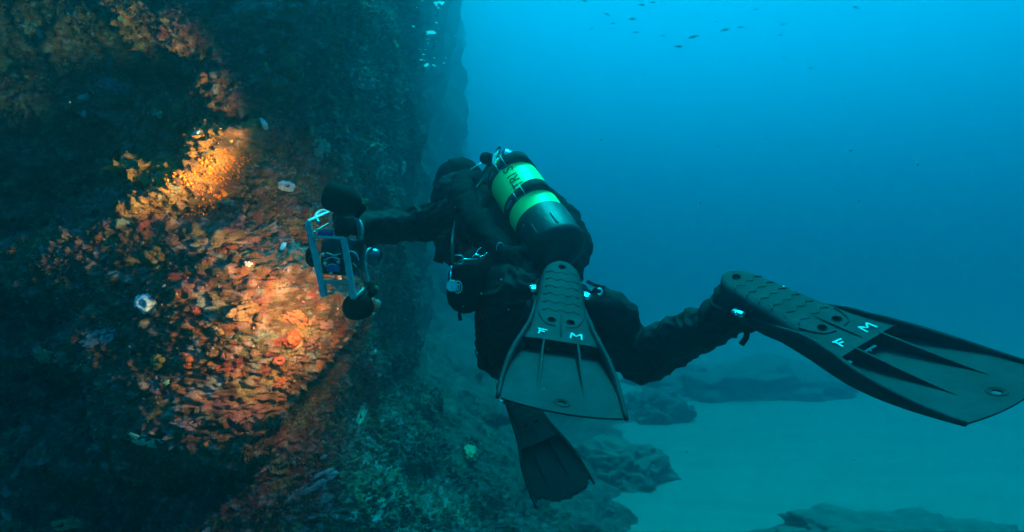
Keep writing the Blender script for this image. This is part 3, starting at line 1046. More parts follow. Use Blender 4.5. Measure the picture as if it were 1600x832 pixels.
    # spring strap round the heel and its side buckles
    b = bmesh.new()
    pts = [W(.12, -.058, -.035), W(.07, -.062, -.050), W(.015, -.056, -.062), W(-.014, -.034, -.070), W(-.022, 0, -.072),
           W(-.014, .034, -.070), W(.015, .056, -.062), W(.07, .062, -.050), W(.12, .058, -.035)]
    tube(b, spline(pts, 8), .0055, 8)
    part("heel_strap", b, BLACKRUB)
    for sgn in (-1, 1):
        b = bmesh.new()
        bar(b, W(.085, sgn * .066, -.034), W(.115, sgn * .066, -.030), .016, .012, bev=.003)
        bk = part("buckle", b, STEEL)
        b = bmesh.new()
        lathe(b, [(0, -.004), (.005, -.004), (.005, .004), (0, .005)], 14, Matrix.Translation(W(.1, sgn * .0735, -.030)) @ Matrix.Rotation(R(90), 4, 'X'))
        part("pin", b, CHROME, bk)
    if letters:
        # hand-painted strokes: F on one side, M on the other, tops towards the heel
        def stroke(name, segs, cu, cv, ang, size):
            b = bmesh.new()
            ca, sa = math.cos(R(ang)), math.sin(R(ang))
            def T(x, y):
                x, y = (x - .5) * size * .95, (y - .5) * size
                x, y = x * ca - y * sa, x * sa + y * ca
                return W(cu - y, cv + x, .0016)
            for k, (x0, y0, x1, y1) in enumerate(segs):
                a_, b_ = T(x0, y0), T(x1, y1)
                lift = Vector((0, 0, .0004 * k))
                bar(b, a_ + lift, b_ + lift, .0042, .0008, up=Vector((0, 0, 1)))
            part(name, b, PENPAINT, shoe, smooth=False)
        stroke("painted_letter", [(.1, 0, .15, 1), (-.1, 1, .95, .95), (.15, .55, .7, .50)], .333, -.040, -6, .021)
        stroke("painted_letter", [(0, 0, .05, 1), (.05, 1, .5, .45), (.5, .45, 1.0, 1), (1.0, 1, 1.12, 0)], .333, .032, -6, .023)
    if logo:
        v_, f_ = text_verts("HOG", .034)
        b = bmesh.new()
        vs = [b.verts.new(W(.585 - p.x * .9, -.098 + p.y, -.0138 + .004 * 0)) for p in v_]
        for f in f_:
            b.faces.new([vs[i] for i in f])
        r = bmesh.ops.extrude_face_region(b, geom=b.faces[:])
        for x in r['geom']:
            if isinstance(x, bmesh.types.BMVert):
                x.co.z += .0012
        bmesh.ops.recalc_face_normals(b, faces=b.faces)
        part("moulded_logo", b, rubber, blade, smooth=False)
    return root

def frame_mat(Rows, t, s=1.12):
    M = Matrix((Rows[0], Rows[1], Rows[2])).to_4x4()
    M.translation = Vector(t) * s
    return M
FIN_L = frame_mat([(-0.0758, 0.99, 0.1187), (-0.8629, -0.0055, -0.5053), (-0.4996, -0.1408, 0.8547)], (0.13061, 1.73099, 0.01262))
FIN_R = frame_mat([(0.4918, 0.8556, -0.1612), (-0.7879, 0.3586, -0.5006), (-0.3705, 0.3732, 0.8506)], (0.49718, 1.54534, -0.01347))
make_fin("vented black fin seen sole-on below the tank, its heel just under the tank boot", FIN_L, 0.3229, -0.1193, RUBBER, seed=1, logo=True)
make_fin("vented black fin stretched out sideways at the right, on the bent leg", FIN_R, 0.3073, -0.3381, RUBBER, seed=2)

# third fin: the second diver's, hanging down in the shade
h3, t3 = P(800, 600, 3.15), P(886, 780, 2.75)
u3 = (t3 - h3).normalized()
v3 = (P(925, 752, 2.80) - P(845, 806, 2.72))
v3 = (v3 - u3 * v3.dot(u3)).normalized()
n3 = u3.cross(v3)
M3 = Matrix((u3, v3, n3)).transposed().to_4x4()
M3.translation = t3 - u3 * .612 * FS
make_fin("black fin with a ragged tip hanging straight down beneath the vented fin", M3, .1, .0, SHELL, letters=False, ragged=.035, seed=5)

# ------------------------------------------------------------------ the scuba tank
TB = P(873, 390, 2.18)
TD = Vector((-.367, .671, .645)).normalized()
TN = Vector((.521, -.426, .739)); TN = (TN - TD * TN.dot(TD)).normalized()
TL = TN.cross(TD)                                      # towards the diver's left
TM = Matrix((TL, TN, TD)).transposed().to_4x4()        # local x = left, y = off the back, z = along the tank
TM.translation = TB
TR = .0925
def build_tank():
    root = thing("scuba_tank", "bright yellow-green scuba tank with black boot and cam bands on the diver's back", "scuba tank", TB)
    root.matrix_world = TM
    bpy.context.view_layer.update()
    def part(name, bm, m, parent=root, smooth=True):
        o = obj(name, bm, m, None, smooth)
        o.parent = parent
        return o
    b = bmesh.new()
    prof = [(0, .01), (.05, .01), (.075, .02), (TR, .05)] + [(TR, z) for z in np.linspace(.06, .415, 12)]
    prof += [(TR * math.cos(a), .415 + .055 * math.sin(a)) for a in np.linspace(.15, 1.25, 9)] + [(.022, .472), (.022, .495), (0, .495)]
    lathe(b, prof, 64)
    cyl = part("cylinder", b, PAINT)
    # boot
    b = bmesh.new()
    r2 = TR + .0045
    lathe(b, [(0, -.002), (.045, -.002), (.050, -.006), (.058, -.010), (.078, -.010), (r2 - .002, -.002), (r2 + .001, .012), (r2, .03), (r2, .135), (r2 - .002, .14), (TR - .001, .14)], 64)
    boot = part("boot", b, BOOT)
    for k in range(8):
        a = k * math.pi / 4 + .2
        b = bmesh.new()
        bar(b, (r2 * math.cos(a), r2 * math.sin(a), .02), (r2 * math.cos(a), r2 * math.sin(a), .075), .007, .006, up=Vector((math.cos(a), math.sin(a), 0)), bev=.0015)
        part("boot_rib", b, BOOT, boot)
    # neck cover and first stage
    b = bmesh.new()
    lathe(b, [(0, 0.488), (.026, 0.488), (.028, 0.495), (.028, 0.520), (.020, 0.528), (.020, 0.545), (0, 0.547)], 24)
    bar(b, (-.045, 0, 0.512), (.05, 0, 0.512), .030, .030, bev=.006)
    valve = part("valve", b, CHROME)
    b = bmesh.new()
    Mx = Matrix.Translation((.05, 0, 0.512)) @ Matrix.Rotation(R(90), 4, 'Y')
    lathe(b, [(0, 0), (.016, 0), (.020, .006), (.021, .035), (.018, .046), (0, .048)], 20, Mx)
    for k in range(10):
        a = k * .6283
        bar(b, Mx @ Vector((.0205 * math.cos(a), .0205 * math.sin(a), .008)), Mx @ Vector((.0205 * math.cos(a), .0205 * math.sin(a), .040)), .004, .003)
    part("valve_knob", b, BLACKRUB, valve)
    b = bmesh.new()
    Mx = Matrix.Translation((-.045, 0, 0.512)) @ Matrix.Rotation(R(-90), 4, 'Y')
    lathe(b, [(0, 0), (.015, 0), (.019, .005), (.019, .026), (.015, .032), (0, .033)], 20, Mx)
    part("valve_knob", b, BLACKRUB, valve)
    b = bmesh.new()
    Mx = Matrix.Translation((0, .004, 0.512)) @ Matrix.Rotation(R(-90), 4, 'X')
    lathe(b, [(0, 0), (.017, 0), (.022, .005), (.022, .030), (.027, .034), (.027, .046), (.020, .055), (0, .057)], 24, Mx)
    fs = part("first_stage", b, CHROME, valve)
    # cam bands
    for bi, z0 in enumerate((.229, .405)):
        b = bmesh.new()
        rr = TR + .003
        lathe(b, [(rr - .003, z0 - .022), (rr, z0 - .022), (rr + .001, z0), (rr, z0 + .022), (rr - .003, z0 + .022)], 64)
        bd = part("cam_band", b, WEB)
        # loose webbing lying doubled over the buckle
        b = bmesh.new()
        prev = None
        for a in np.linspace(R(34), R(92), 14):
            lift = .004 + .010 * max(0, math.sin((a - R(34)) / R(58) * math.pi)) ** 1.0
            q = [b.verts.new(((rr + h) * math.cos(a), (rr + h) * math.sin(a), z)) for h, z in ((lift, z0 - .019), (lift + .003, z0 - .019), (lift + .003, z0 + .019), (lift, z0 + .019))]
            if prev:
                for i in range(4):
                    b.faces.new((prev[i], prev[(i + 1) % 4], q[(i + 1) % 4], q[i]))
            else:
                b.faces.new(q)
            prev = q
        b.faces.new(prev[::-1])
        bmesh.ops.recalc_face_normals(b, faces=b.faces)
        part("strap_tail", b, WEB, bd)
        b = bmesh.new()
        a0 = R(25)
        def cy(a, h, z): return Vector(((rr + h) * math.cos(a), (rr + h) * math.sin(a), z))
        loop = [cy(a0 - .16, .008, z0 - .030), cy(a0 + .16, .007, z0 - .030), cy(a0 + .16, .007, z0 + .030), cy(a0 - .16, .008, z0 + .030)]
        tube(b, loop, .0018, 8, True)
        part("buckle", b, STEEL, bd)
        # little woven tag printed on the band
        b = bmesh.new()
        v_, f_ = text_verts("oooo", .017)
        vs = [b.verts.new(cy(R(4) - p.x / rr * 1.0, .0018, z0 - .006 + p.y)) for p in v_]
        for f in f_:
            b.faces.new([vs[i] for i in f])
        part("woven_mark", b, LUME, bd, smooth=False)
    # big black lettering running up the tank
    v_, f_ = text_verts("NTRI SUB", .056)
    b = bmesh.new()
    vs = [b.verts.new(p) for p in v_]
    for f in f_:
        b.faces.new([vs[i] for i in f])
    for k in range(-2, 14):
        g = b.verts[:] + b.edges[:] + b.faces[:]
        bmesh.ops.bisect_plane(b, geom=g, plane_co=(0, k * .0045, 0), plane_no=(0, 1, 0))
    bmesh.ops.triangulate(b, faces=b.faces[:])
    for v in b.verts:
        a = R(32) - (v.co.y - .020) / TR
        v.co = ((TR + .0014) * math.cos(a), (TR + .0014) * math.sin(a), .212 + v.co.x * .97)
    part("painted_lettering", b, INK, cyl, smooth=False)
    # white handle tag below the valve
    b = bmesh.new()
    pts = [(.055, .045, .500), (.078, .040, .465), (.088, .022, .430), (.088, .012, .440), (.070, .022, .490)]
    vv = [b.verts.new(p) for p in pts]
    b.faces.new(vv)
    r = bmesh.ops.extrude_face_region(b, geom=b.faces[:])
    for x in r['geom']:
        if isinstance(x, bmesh.types.BMVert):
            x.co += Vector((.004, .006, .004))
    bmesh.ops.recalc_face_normals(b, faces=b.faces)
    part("inspection_tag", b, mat("pale_blue_tag", (.45, .72, .85), rough=.4), cyl, smooth=False)
    return root
build_tank()
def TP(x, y, z):
    return TM @ Vector((x, y, z))

# ------------------------------------------------------------------ the photographer
def build_diver():
    root = thing("person", "diver in black drysuit, one leg bent out sideways, holding a camera to the rock", "person", P(833, 477, 2.21))
    bpy.context.view_layer.update()
    pel = P(836, 480, 2.20)
    up1 = TP(0, -.21, .52)          # between the shoulder blades
    mid = TP(0, -.215, .22)
    chains = []
    for s in (-1, 1):
        chains.append([(pel + TL * .085 * s, .120), (mid + TL * .075 * s, .118), (TP(.085 * s, -.205, .40), .118), (TP(.095 * s, -.20, .50), .105)])
    chains.append([(pel, .13), (mid, .12), (TP(0, -.21, .45), .12), (P(733, 306, 2.66), .075), (P(724, 292, 2.72), .068)])
    # head
    hc = P(719, 286, 2.76)
    chains.append([(hc + Vector((.0, .0, .012)), .088), (hc + Vector((-.03, .035, -.005)), .080)])
    chains.append([(hc + Vector((-.055, .05, -.045)), .045), (hc + Vector((-.03, .02, -.055)), .055)])
    # left arm
    sh, el, wr = P(708, 340, 2.46), P(640, 352, 2.60), P(566, 350, 2.36)
    chains.append([(TP(.09, -.2, .47), .10), (sh, .078), (P(676, 347, 2.53), .070), (el, .066), (P(603, 356, 2.48), .060), (P(580, 354, 2.40), .045), (wr, .036)])
    # left hand closed on the handle: palm, four fingers, thumb
    kn = P(546, 350, 2.300)
    chains.append([(wr, .034), (P(556, 350, 2.335), .036), (kn, .032)])
    for k, (dz, ln) in enumerate(((.036, .9), (.013, 1.0), (-.011, .96), (-.034, .78))):
        b0 = kn + Vector((-.004, -.004, dz))
        b1 = b0 + Vector((-.034, .008, .004)) * ln
        b2 = b1 + Vector((-.012, .030, -.002)) * ln
        b3 = b2 + Vector((.018, .020, -.002)) * ln
        chains.append([(b0, .0135), (b1, .0125), (b2, .0115), (b3, .010)])
    th0 = P(556, 346, 2.33) + Vector((-.005, -.01, .025))
    chains.append([(th0, .016), (th0 + Vector((-.02, -.018, .022)), .0135), (th0 + Vector((-.046, -.012, .022)), .0115), (th0 + Vector((-.062, .004, .012)), .0105)])
    # right arm, reaching round behind the left one
    sh2, el2, wr2 = TP(-.16, -.215, .46), P(684, 352, 2.80), P(600, 362, 2.60)
    chains.append([(TP(-.09, -.2, .47), .10), (sh2, .076), (el2, .062), (wr2, .034)])
    k2 = P(584, 366, 2.52)
    chains.append([(wr2, .034), (k2, .032)])
    for dz, ln in ((.034, .9), (.012, 1.0), (-.010, .96), (-.032, .78)):
        b0 = k2 + Vector((-.004, 0, dz))
        b1 = b0 + Vector((-.020, -.030, 0)) * ln
        b2 = b1 + Vector((-.026, -.010, -.002)) * ln
        chains.append([(b0, .013), (b1, .012), (b2, .0105)])
    chains.append([(k2 + Vector((0, -.01, .03)), .014), (k2 + Vector((-.03, -.03, .045)), .012), (k2 + Vector((-.055, -.03, .04)), .0105)])
    # right leg: thigh back to the knee, shin out to the fin
    hipR, knR = P(880, 494, 2.16), P(1003, 559, 2.03)
    fr = FIN_R
    ankR = fr @ (Vector((.045, 0, -.085)) * FS)
    chains.append([(hipR, .118), (P(930, 515, 2.11), .100), (P(972, 540, 2.06), .086), (knR, .078), (P(1045, 538, 1.96), .070), (P(1090, 515, 1.86), .060), (ankR, .054)])
    chains.append([(fr @ (Vector((.018, 0, -.075)) * FS), .050), (ankR, .058), (fr @ (Vector((.05, 0, -.05)) * FS), .046), (fr @ (Vector((.16, 0, -.045)) * FS), .040), (fr @ (Vector((.25, 0, -.034)) * FS), .026)])
    # left leg: knee forward and down, shin coming back to the near fin
    hipL, knL = P(795, 494, 2.20), P(782, 556, 2.36)
    fl = FIN_L
    ankL = fl @ (Vector((.045, 0, -.085)) * FS)
    chains.append([(hipL, .108), (P(788, 525, 2.30), .098), (knL, .080), (P(800, 548, 2.24), .075), (P(835, 515, 2.08), .066), (ankL, .054)])
    chains.append([(ankL, .054), (fl @ (Vector((.05, 0, -.05)) * FS), .046), (fl @ (Vector((.16, 0, -.045)) * FS), .040), (fl @ (Vector((.25, 0, -.034)) * FS), .026)])
    body = skin_body("body", blob_bm(chains), SUIT, root, voxel=.0065, smooth=5, wrinkle=.016, seed=3, fine=.0012)
    # hood with mask strap
    b = blob_bm([[(hc + Vector((.004, -.002, .014)), .094), (hc + Vector((-.022, .022, .004)), .089)], [(hc + Vector((.02, -.02, -.06)), .078), (hc + Vector((.004, -.002, 0)), .088)]])
    hood = skin_body("hood", b, NEO, root, voxel=.009, smooth=5, wrinkle=.004, seed=9)
    b = bmesh.new()
    ax = Vector((-.62, .72, -.15)).normalized()
    e1 = ax.cross(Vector((0, 0, 1))).normalized(); e2 = e1.cross(ax)
    tube(b, [hc + ax * .030 + (e1 * math.cos(a) + e2 * math.sin(a)) * .0965 for a in np.linspace(0, 6.283, 40, endpoint=False)], .006, 8, True)
    keep(obj("mask_strap", b, BLACKRUB), root)
    b = blob_bm([[(hc + ax * .085 + e1 * .04 + e2 * .01, .034), (hc + ax * .085 - e1 * .04 + e2 * .01, .034)]])
    keep(obj("dive_mask", b, GLASS), root)
    # mask corner seen past the cheek
    # buoyancy wing: a fat horseshoe between tank and back
    ch = []
    pts = [(.13, -.115, .02), (.165, -.12, .12), (.18, -.12, .26), (.165, -.12, .40), (.11, -.12, .50), (0, -.12, .54), (-.12, -.09, .48), (-.185, -.03, .40), (-.205, -.015, .26), (-.19, -.03, .12), (-.13, -.08, .02)]
    ch.append([(TP(*p), .052) for p in pts])
    wing = skin_body("buoyancy_wing", blob_bm(ch), NEO, root, voxel=.010, smooth=6, wrinkle=.008, seed=21)
    b = bmesh.new()
    bar(b, TP(0, -.095, .03), TP(0, -.095, .50), .17, .012, up=TN, bev=.004)
    keep(obj("backplate", b, BLACKRUB), root)
    for s in (-1, 1):
        b = bmesh.new()
        tube(b, spline([TP(.06 * s, -.10, .47), TP(.09 * s, -.14, .56), TP(.10 * s, -.26, .58), TP(.12 * s, -.335, .48), TP(.14 * s, -.335, .32), TP(.18 * s, -.22, .10), TP(.10 * s, -.10, .06)], 8), .018, 8)
        keep(obj("shoulder_strap", b, WEB), root)
    # crotch and waist webbing
    b = bmesh.new()
    tube(b, spline([TP(.20, -.20, .05), TP(.12, -.075, .04), TP(0, -.07, .04), TP(-.12, -.075, .04), TP(-.21, -.20, .05)], 8), .016, 8)
    keep(obj("waist_belt", b, WEB), root)
    # cargo pocket on the right thigh
    b = blob_bm([[(P(938, 462, 2.03), .030), (P(958, 476, 2.01), .042), (P(980, 494, 1.99), .040), (P(990, 508, 1.98), .026)],
                 [(P(930, 478, 2.02), .04), (P(972, 510, 1.99), .045)]])
    pk = skin_body("thigh_pocket", b, SUIT, root, voxel=.008, smooth=5, wrinkle=.008, seed=33)
    b = bmesh.new()
    c = P(936, 456, 1.985)
    tube(b, [c + Vector((.009 * math.cos(a), 0, .009 * math.sin(a))) for a in np.linspace(-1.9, 2.1, 18)], .0030, 8)
    keep(obj("zip_ring", b, WHITE), root)
    b = bmesh.new()
    tube(b, spline([P(918, 440, 2.04), P(930, 446, 2.02), P(944, 450, 2.00)], 6), .006, 8)
    keep(obj("pocket_flap", b, WEB), root)
    # boots: ankle cuff folds on the right leg
    # drum-shaped pouch hanging at the left hip with an oval badge
    b = blob_bm([[(P(728, 432, 2.13), .058), (P(726, 462, 2.12), .060)], [(P(748, 425, 2.16), .062), (P(748, 458, 2.16), .064)], [(P(735, 412, 2.17), .04), (P(752, 404, 2.2), .05)]])
    pouch = skin_body("hip_pouch", b, NEO, root, voxel=.008, smooth=6, wrinkle=.004, seed=44)
    c = P(715.5, 449, 2.035)
    b = bmesh.new()
    tube(b, [c + Vector((.0115 * math.cos(a), .006 * math.cos(a), .0185 * math.sin(a))) for a in np.linspace(0, 6.283, 32, endpoint=False)], .0012, 6, True)
    bar(b, c + Vector((-.006, -.004, .007)), c + Vector((.006, .002, .007)), .003, .007)
    bar(b, c + Vector((-.002, -.002, .003)), c + Vector((-.001, -.002, -.012)), .003, .005)
    bar(b, c + Vector((.005, .002, .007)), c + Vector((.004, .002, -.010)), .002, .002)
    bd = obj("oval_badge", b, LUME, None, False)
    keep(bd, root)
    b = bmesh.new()
    tube(b, spline([P(719, 486, 2.10), P(718, 494, 2.09), P(720, 501, 2.09)], 5), .006, 8)
    keep(obj("pull_tab", b, WEB), root)
    # loops, rings and toggles
    for (px, py, d, r, w, nm) in ((697, 386, 2.24, .017, .0016, "d_ring"), (764, 485, 2.08, .0075, .0022, "d_ring"), (750, 551, 2.20, .017, .0020, "bungee_loop"), (782, 388, 2.14, .015, .0014, "d_ring")):
        b = bmesh.new()
        c = P(px, py, d)
        tube(b, [c + Vector((r * .85 * math.cos(a), r * .4 * math.cos(a), r * 1.15 * math.sin(a))) for a in np.linspace(0, 6.283, 26, endpoint=False)], w, 8, True)
        keep(obj(nm, b, STEEL if r < .017 else WEB), root)
    b = bmesh.new()
    tube(b, spline([P(690, 372, 2.28), P(689, 388, 2.27), P(687, 400, 2.26), P(684, 409, 2.26)], 6), [.016] * 10 + [.020] * 9, 10) if False else \
        tube(b, spline([P(690, 372, 2.28), P(689, 388, 2.27), P(687, 400, 2.26), P(684, 410, 2.26)], 6), .018, 10)
    keep(obj("inflator_hose", b, BLACKRUB), root)
    # ankle strap end dangling from the right boot
    b = bmesh.new()
    tube(b, spline([P(1160, 503, 1.70), P(1166, 514, 1.69), P(1166, 527, 1.69), P(1158, 539, 1.69)], 6), .0075, 8)
    keep(obj("loose_strap", b, BLACKRUB), root)
    for (px, py, d) in ((783, 437, 2.06), (752, 459, 2.075), (1110, 519, 1.79), (1119, 525, 1.785)):
        b = bmesh.new()
        bmesh.ops.create_icosphere(b, subdivisions=2, radius=.0032, matrix=Matrix.Translation(P(px, py, d)))
        keep(obj("stud", b, LUME), root)
    # low-pressure hoses from the first stage over the left shoulder
    for pts, r in (([TP(.03, .04, .535), P(752, 285, 2.48), P(729, 306, 2.42), P(716, 335, 2.33), P(708, 365, 2.28), P(706, 395, 2.22)], .0065),
                   ([TP(.03, .05, .545), P(745, 284, 2.55), P(722, 296, 2.56), P(703, 318, 2.50)], .0065),
                   ([TP(-.02, .05, .535), P(836, 280, 2.62), P(842, 300, 2.70)], .006)):
        b = bmesh.new()
        tube(b, spline(pts, 10), r, 8)
        keep(obj("regulator_hose", b, HOSE), root)
    b = bmesh.new()
    tube(b, spline([P(757, 254, 2.60), P(742, 261, 2.58), P(722, 277, 2.58), P(705, 291, 2.60)], 8), .0028, 8)
    keep(obj("steel_cable", b, STEEL), root)
    return root
build_diver()

# gauge and bolt snap hanging at the left side
def build_gauge():
    c = P(706, 447, 2.03)
    root = thing("pressure_gauge", "round pale pressure gauge dangling beside the black pouch with oval badge", "gauge", c)
    b = bmesh.new()
    M = Matrix.Translation(c) @ Vector((-.1, -1, .05)).to_track_quat('Z', 'Y').to_matrix().to_4x4()
    lathe(b, [(0, -.006), (.016, -.006), (.018, -.002), (.018, .004), (.0165, .006), (.0165, .0045), (0, .0045)], 32, M)
    keep(obj("gauge_case", b, STEEL), root)
    b = bmesh.new()
    lathe(b, [(.0160, .0050), (0, .0052)], 32, M)
    keep(obj("dial", b, LUME), root)
    b = bmesh.new()
    bar(b, M @ Vector((0, 0, .0060)), M @ Vector((.004, -.011, .0060)), .0014, .0006)
    keep(obj("needle", b, INK), root)
    b = bmesh.new()
    tube(b, [P(705.5, 414, 2.04), P(704.5, 424, 2.035)], .0035, 10)
    tube(b, [P(704.5, 424, 2.035), P(703.5, 433, 2.03), P(704, 439, 2.03)], .0026, 10)
    keep(obj("swivel", b, CHROME), root)
    b = bmesh.new()
    tube(b, spline([P(707, 382, 2.12), P(706.5, 398, 2.07), P(706, 414, 2.04)], 6), .0065, 10)
    keep(obj("gauge_hose", b, BLACKRUB), root)
    return root
build_gauge()
def build_snap():
    root = thing("bolt_snap", "steel bolt snap clipped across the diver's left side above the black pouch", "clip", P(725, 405, 2.06))
    b = bmesh.new()
    tube(b, [P(709, 399, 2.06), P(721, 399.5, 2.06), P(723.5, 402, 2.06), P(723.5, 410, 2.06), P(721, 412.5, 2.06), P(709, 412.5, 2.06)], .0017, 8)
    keep(obj("swivel_eye", b, CHROME), root)
    b = bmesh.new()
    tube(b, [P(723, 405.5, 2.06), P(726, 405.5, 2.06), P(728, 405.5, 2.06), P(747, 405, 2.07)], [.003, .003, .002, .002], 8)
    keep(obj("shank", b, CHROME), root)
    b = bmesh.new()
    tube(b, spline([P(738, 402, 2.065), P(743, 398.5, 2.067), P(749, 399.5, 2.07)], 6), .0024, 8)
    tube(b, spline([P(744, 397, 2.08), P(747, 391, 2.085), P(752, 387, 2.09)], 6), .0018, 8)
    tube(b, spline([P(749, 401, 2.08), P(756, 400, 2.085), P(761, 395, 2.09)], 6), .0018, 8)
    keep(obj("gate", b, CHROME), root)
build_snap()

# ------------------------------------------------------------------ the camera rig in its open frame
def build_rig():
    root = thing("underwater_camera", "underwater camera in an open aluminium frame with two black strobes, held against the wall", "camera", P(530, 410, 2.2))
    def Q(px, py, d=2.2):
        return P(px, py, d)
    def part(name, bm, m, parent=root, smooth=True):
        return keep(obj(name, bm, m, None, smooth), parent)
    A0, A1 = Q(481, 347, 2.16), Q(507, 464, 2.16)       # near-left rail
    B0, B1 = Q(537, 372, 2.14), Q(553, 467, 2.14)       # near-right rail
    C0, C1 = Q(564, 386, 2.30), Q(576, 445, 2.30)       # far-right rail
    D0, D1 = Q(515, 332, 2.34), Q(532, 440, 2.38)
    view = Vector((0, -1, 0))
    for p0, p1, w, h in ((A0, A1, .018, .022), (B0, B1, .018, .022), (C0, C1, .010, .016), (D0, D1, .010, .014)):
        b = bmesh.new(); bar(b, p0, p1, w, h, up=view, bev=.0015); f_ = part("frame_rail", b, ALU, smooth=False)
        b = bmesh.new()
        off = Vector((.0, -.0108, 0))
        for s in (-.003, .003):
            bar(b, p0.lerp(p1, .03) + off + Vector((s, 0, 0)), p0.lerp(p1, .97) + off + Vector((s, 0, 0)), .0016, .0022, up=view)
        part("rail_lip", b, STEEL, f_, False)
    for p0, p1, w, h in ((Q(490, 370.5, 2.159), Q(537, 372, 2.145), .008, .010), (A0, D0, .010, .013), (B1, C1, .008, .010), (C0, Q(549, 379, 2.34), .008, .010),
                         (D0, Q(550, 337, 2.34), .010, .013), (Q(486, 366, 2.155), Q(513, 350, 2.30), .005, .008)):
        b = bmesh.new(); bar(b, p0, p1, w, h, up=view, bev=.0012); part("cross_bar", b, ALU, smooth=False)
    # pierced base plate: a grid of faces with the holes left open, given thickness
    b = bmesh.new()
    c00, c10, c01, c11 = Q(502, 437, 2.155), Q(548, 437, 2.14), Q(507, 462, 2.155), Q(552, 455, 2.14)
    nu, nv = 14, 6
    holes = {(2, 2), (2, 3), (3, 2), (3, 3), (4, 3), (3, 4), (2, 4), (5, 3), (9, 2), (10, 2), (11, 2), (8, 3)}
    g = [[b.verts.new(c00.lerp(c10, i / nu).lerp(c01.lerp(c11, i / nu), j / nv)) for i in range(nu + 1)] for j in range(nv + 1)]
    for j in range(nv):
        for i in range(nu):
            if (i, j) not in holes and not (j == nv - 1 and 4 < i < 8):
                b.faces.new((g[j][i], g[j][i + 1], g[j + 1][i + 1], g[j + 1][i]))
    bmesh.ops.solidify(b, geom=b.faces[:], thickness=.004)
    part("base_plate", b, ALU, smooth=False)
    # housing body with clear back, screen, buttons
    b = bmesh.new()
    hc = Q(534, 402, 2.27)
    ax = (Q(552, 402, 2.22) - Q(516, 402, 2.26)).normalized()
    bar(b, hc - ax * .062, hc + ax * .070, .125, .080, up=view, bev=.014)
    hs = part("housing", b, CLEAR)
    b = bmesh.new(); bar(b, Q(511, 420, 2.195), Q(530, 420, 2.19), .020, .006, up=view, bev=.001); part("screen", b, BLUE, hs, False)
    for k, (px, py) in enumerate(((505, 398), (512, 405), (522, 396), (529, 410), (545, 405), (551, 418), (545, 426), (557, 428), (561, 417), (508, 412), (524, 405), (533, 402), (517, 428), (556, 399))):
        b = bmesh.new()
        lathe(b, [(0, -.004), (.006, -.004), (.006, .003), (.005, .005), (0, .005)], 12, Matrix.Translation(Q(px, py, 2.205)) @ Vector((0, -1, .3)).to_track_quat('Z', 'Y').to_matrix().to_4x4())
        part("button", b, (STEEL, BLUE, BLACKRUB)[k % 3], hs)
    b = bmesh.new()
    for pts in (((506, 407), (520, 402), (531, 406)), ((510, 395), (522, 399), (533, 396)), ((546, 392), (556, 396), (561, 407)), ((508, 417), (519, 413), (530, 417))):
        tube(b, spline([Q(x, y, 2.198) for x, y in pts], 5), .0016, 6)
    part("sync_cord", b, STEEL, hs)
    # control box in the upper bay
    b = bmesh.new(); bar(b, Q(497, 365, 2.24), Q(520, 364, 2.24), .022, .018, up=view, bev=.003); part("light_pack", b, BLUE)
    b = bmesh.new(); bar(b, Q(503, 358.5, 2.232), Q(522, 358.5, 2.232), .006, .006, up=view); part("warning_stripe", b, mat("pale_orange", (.7, .45, .3)), smooth=False)
    # dome port ball at the side
    b = bmesh.new(); c = Q(584, 402, 2.22)
    bmesh.ops.create_uvsphere(b, u_segments=36, v_segments=24, radius=.031, matrix=Matrix.Translation(c))
    pb = part("viewfinder_dome", b, GLASS)
    b = bmesh.new(); n_ = Vector((1, -.35, 0)).normalized()
    e1 = n_.cross(Vector((0, 0, 1))); e2 = Vector((0, 0, 1))
    tube(b, [c - n_ * .012 + (e1 * math.cos(a) + e2 * math.sin(a)) * .0292 for a in np.linspace(0, 6.283, 32, endpoint=False)], .003, 8, True)
    part("dome_ring", b, ALU, pb)
    # lens port in front
    b = bmesh.new(); c = Q(488, 401, 2.30)
    bmesh.ops.create_uvsphere(b, u_segments=32, v_segments=20, radius=.037, matrix=Matrix.Translation(c) @ Matrix.Diagonal((.6, 1, 1, 1)))
    part("lens_port", b, SHELL)
    # strobes on their arms
    def strobe(c, aim, rx, rl, arm, power, cone, blend):
        aim = Vector(aim)
        z = (aim - c).normalized()
        M = z.to_track_quat('Z', 'Y').to_matrix().to_4x4()
        M.translation = c
        b = bmesh.new()
        prof = [(0, -rl)] + [(rx * math.sin(a), -rl * math.cos(a)) for a in np.linspace(.2, 1.57, 10)] + [(rx * 1.0, rl * .45), (rx * .96, rl * .62), (rx * .86, rl * .62), (rx * .82, rl * .50), (0, rl * .50)]
        lathe(b, prof, 40, M)
        st = part("strobe", b, SHELL)
        b = bmesh.new(); lathe(b, [(rx * .82, rl * .53), (rx * .4, rl * .56), (0, rl * .57)], 32, M)
        gm = bpy.data.materials.get("strobe_lamp") or mat("strobe_lamp", (.9, .8, .6), rough=.3)
        gm.node_tree.nodes["Principled BSDF"].inputs["Emission Color"].default_value = (1, .5, .2, 1)
        gm.node_tree.nodes["Principled BSDF"].inputs["Emission Strength"].default_value = 4
        part("lamp_face", b, gm, st)
        b = bmesh.new(); tube(b, spline(arm, 6), .011, 10); part("strobe_arm", b, SHELL)
        ld = bpy.data.lights.new("strobe_light", 'SPOT')
        ld.energy = power
        ld.color = (1.0, .105, .030)
        ld.spot_size = R(cone)
        ld.spot_blend = blend
        ld.shadow_soft_size = .055
        lo = bpy.data.objects.new("strobe_light", ld)
        C.objects.link(lo)
        lo.location = c + z * (rl * .70)
        lo.rotation_euler = (-z).to_track_quat('Z', 'Y').to_euler()
        keep(lo, st)
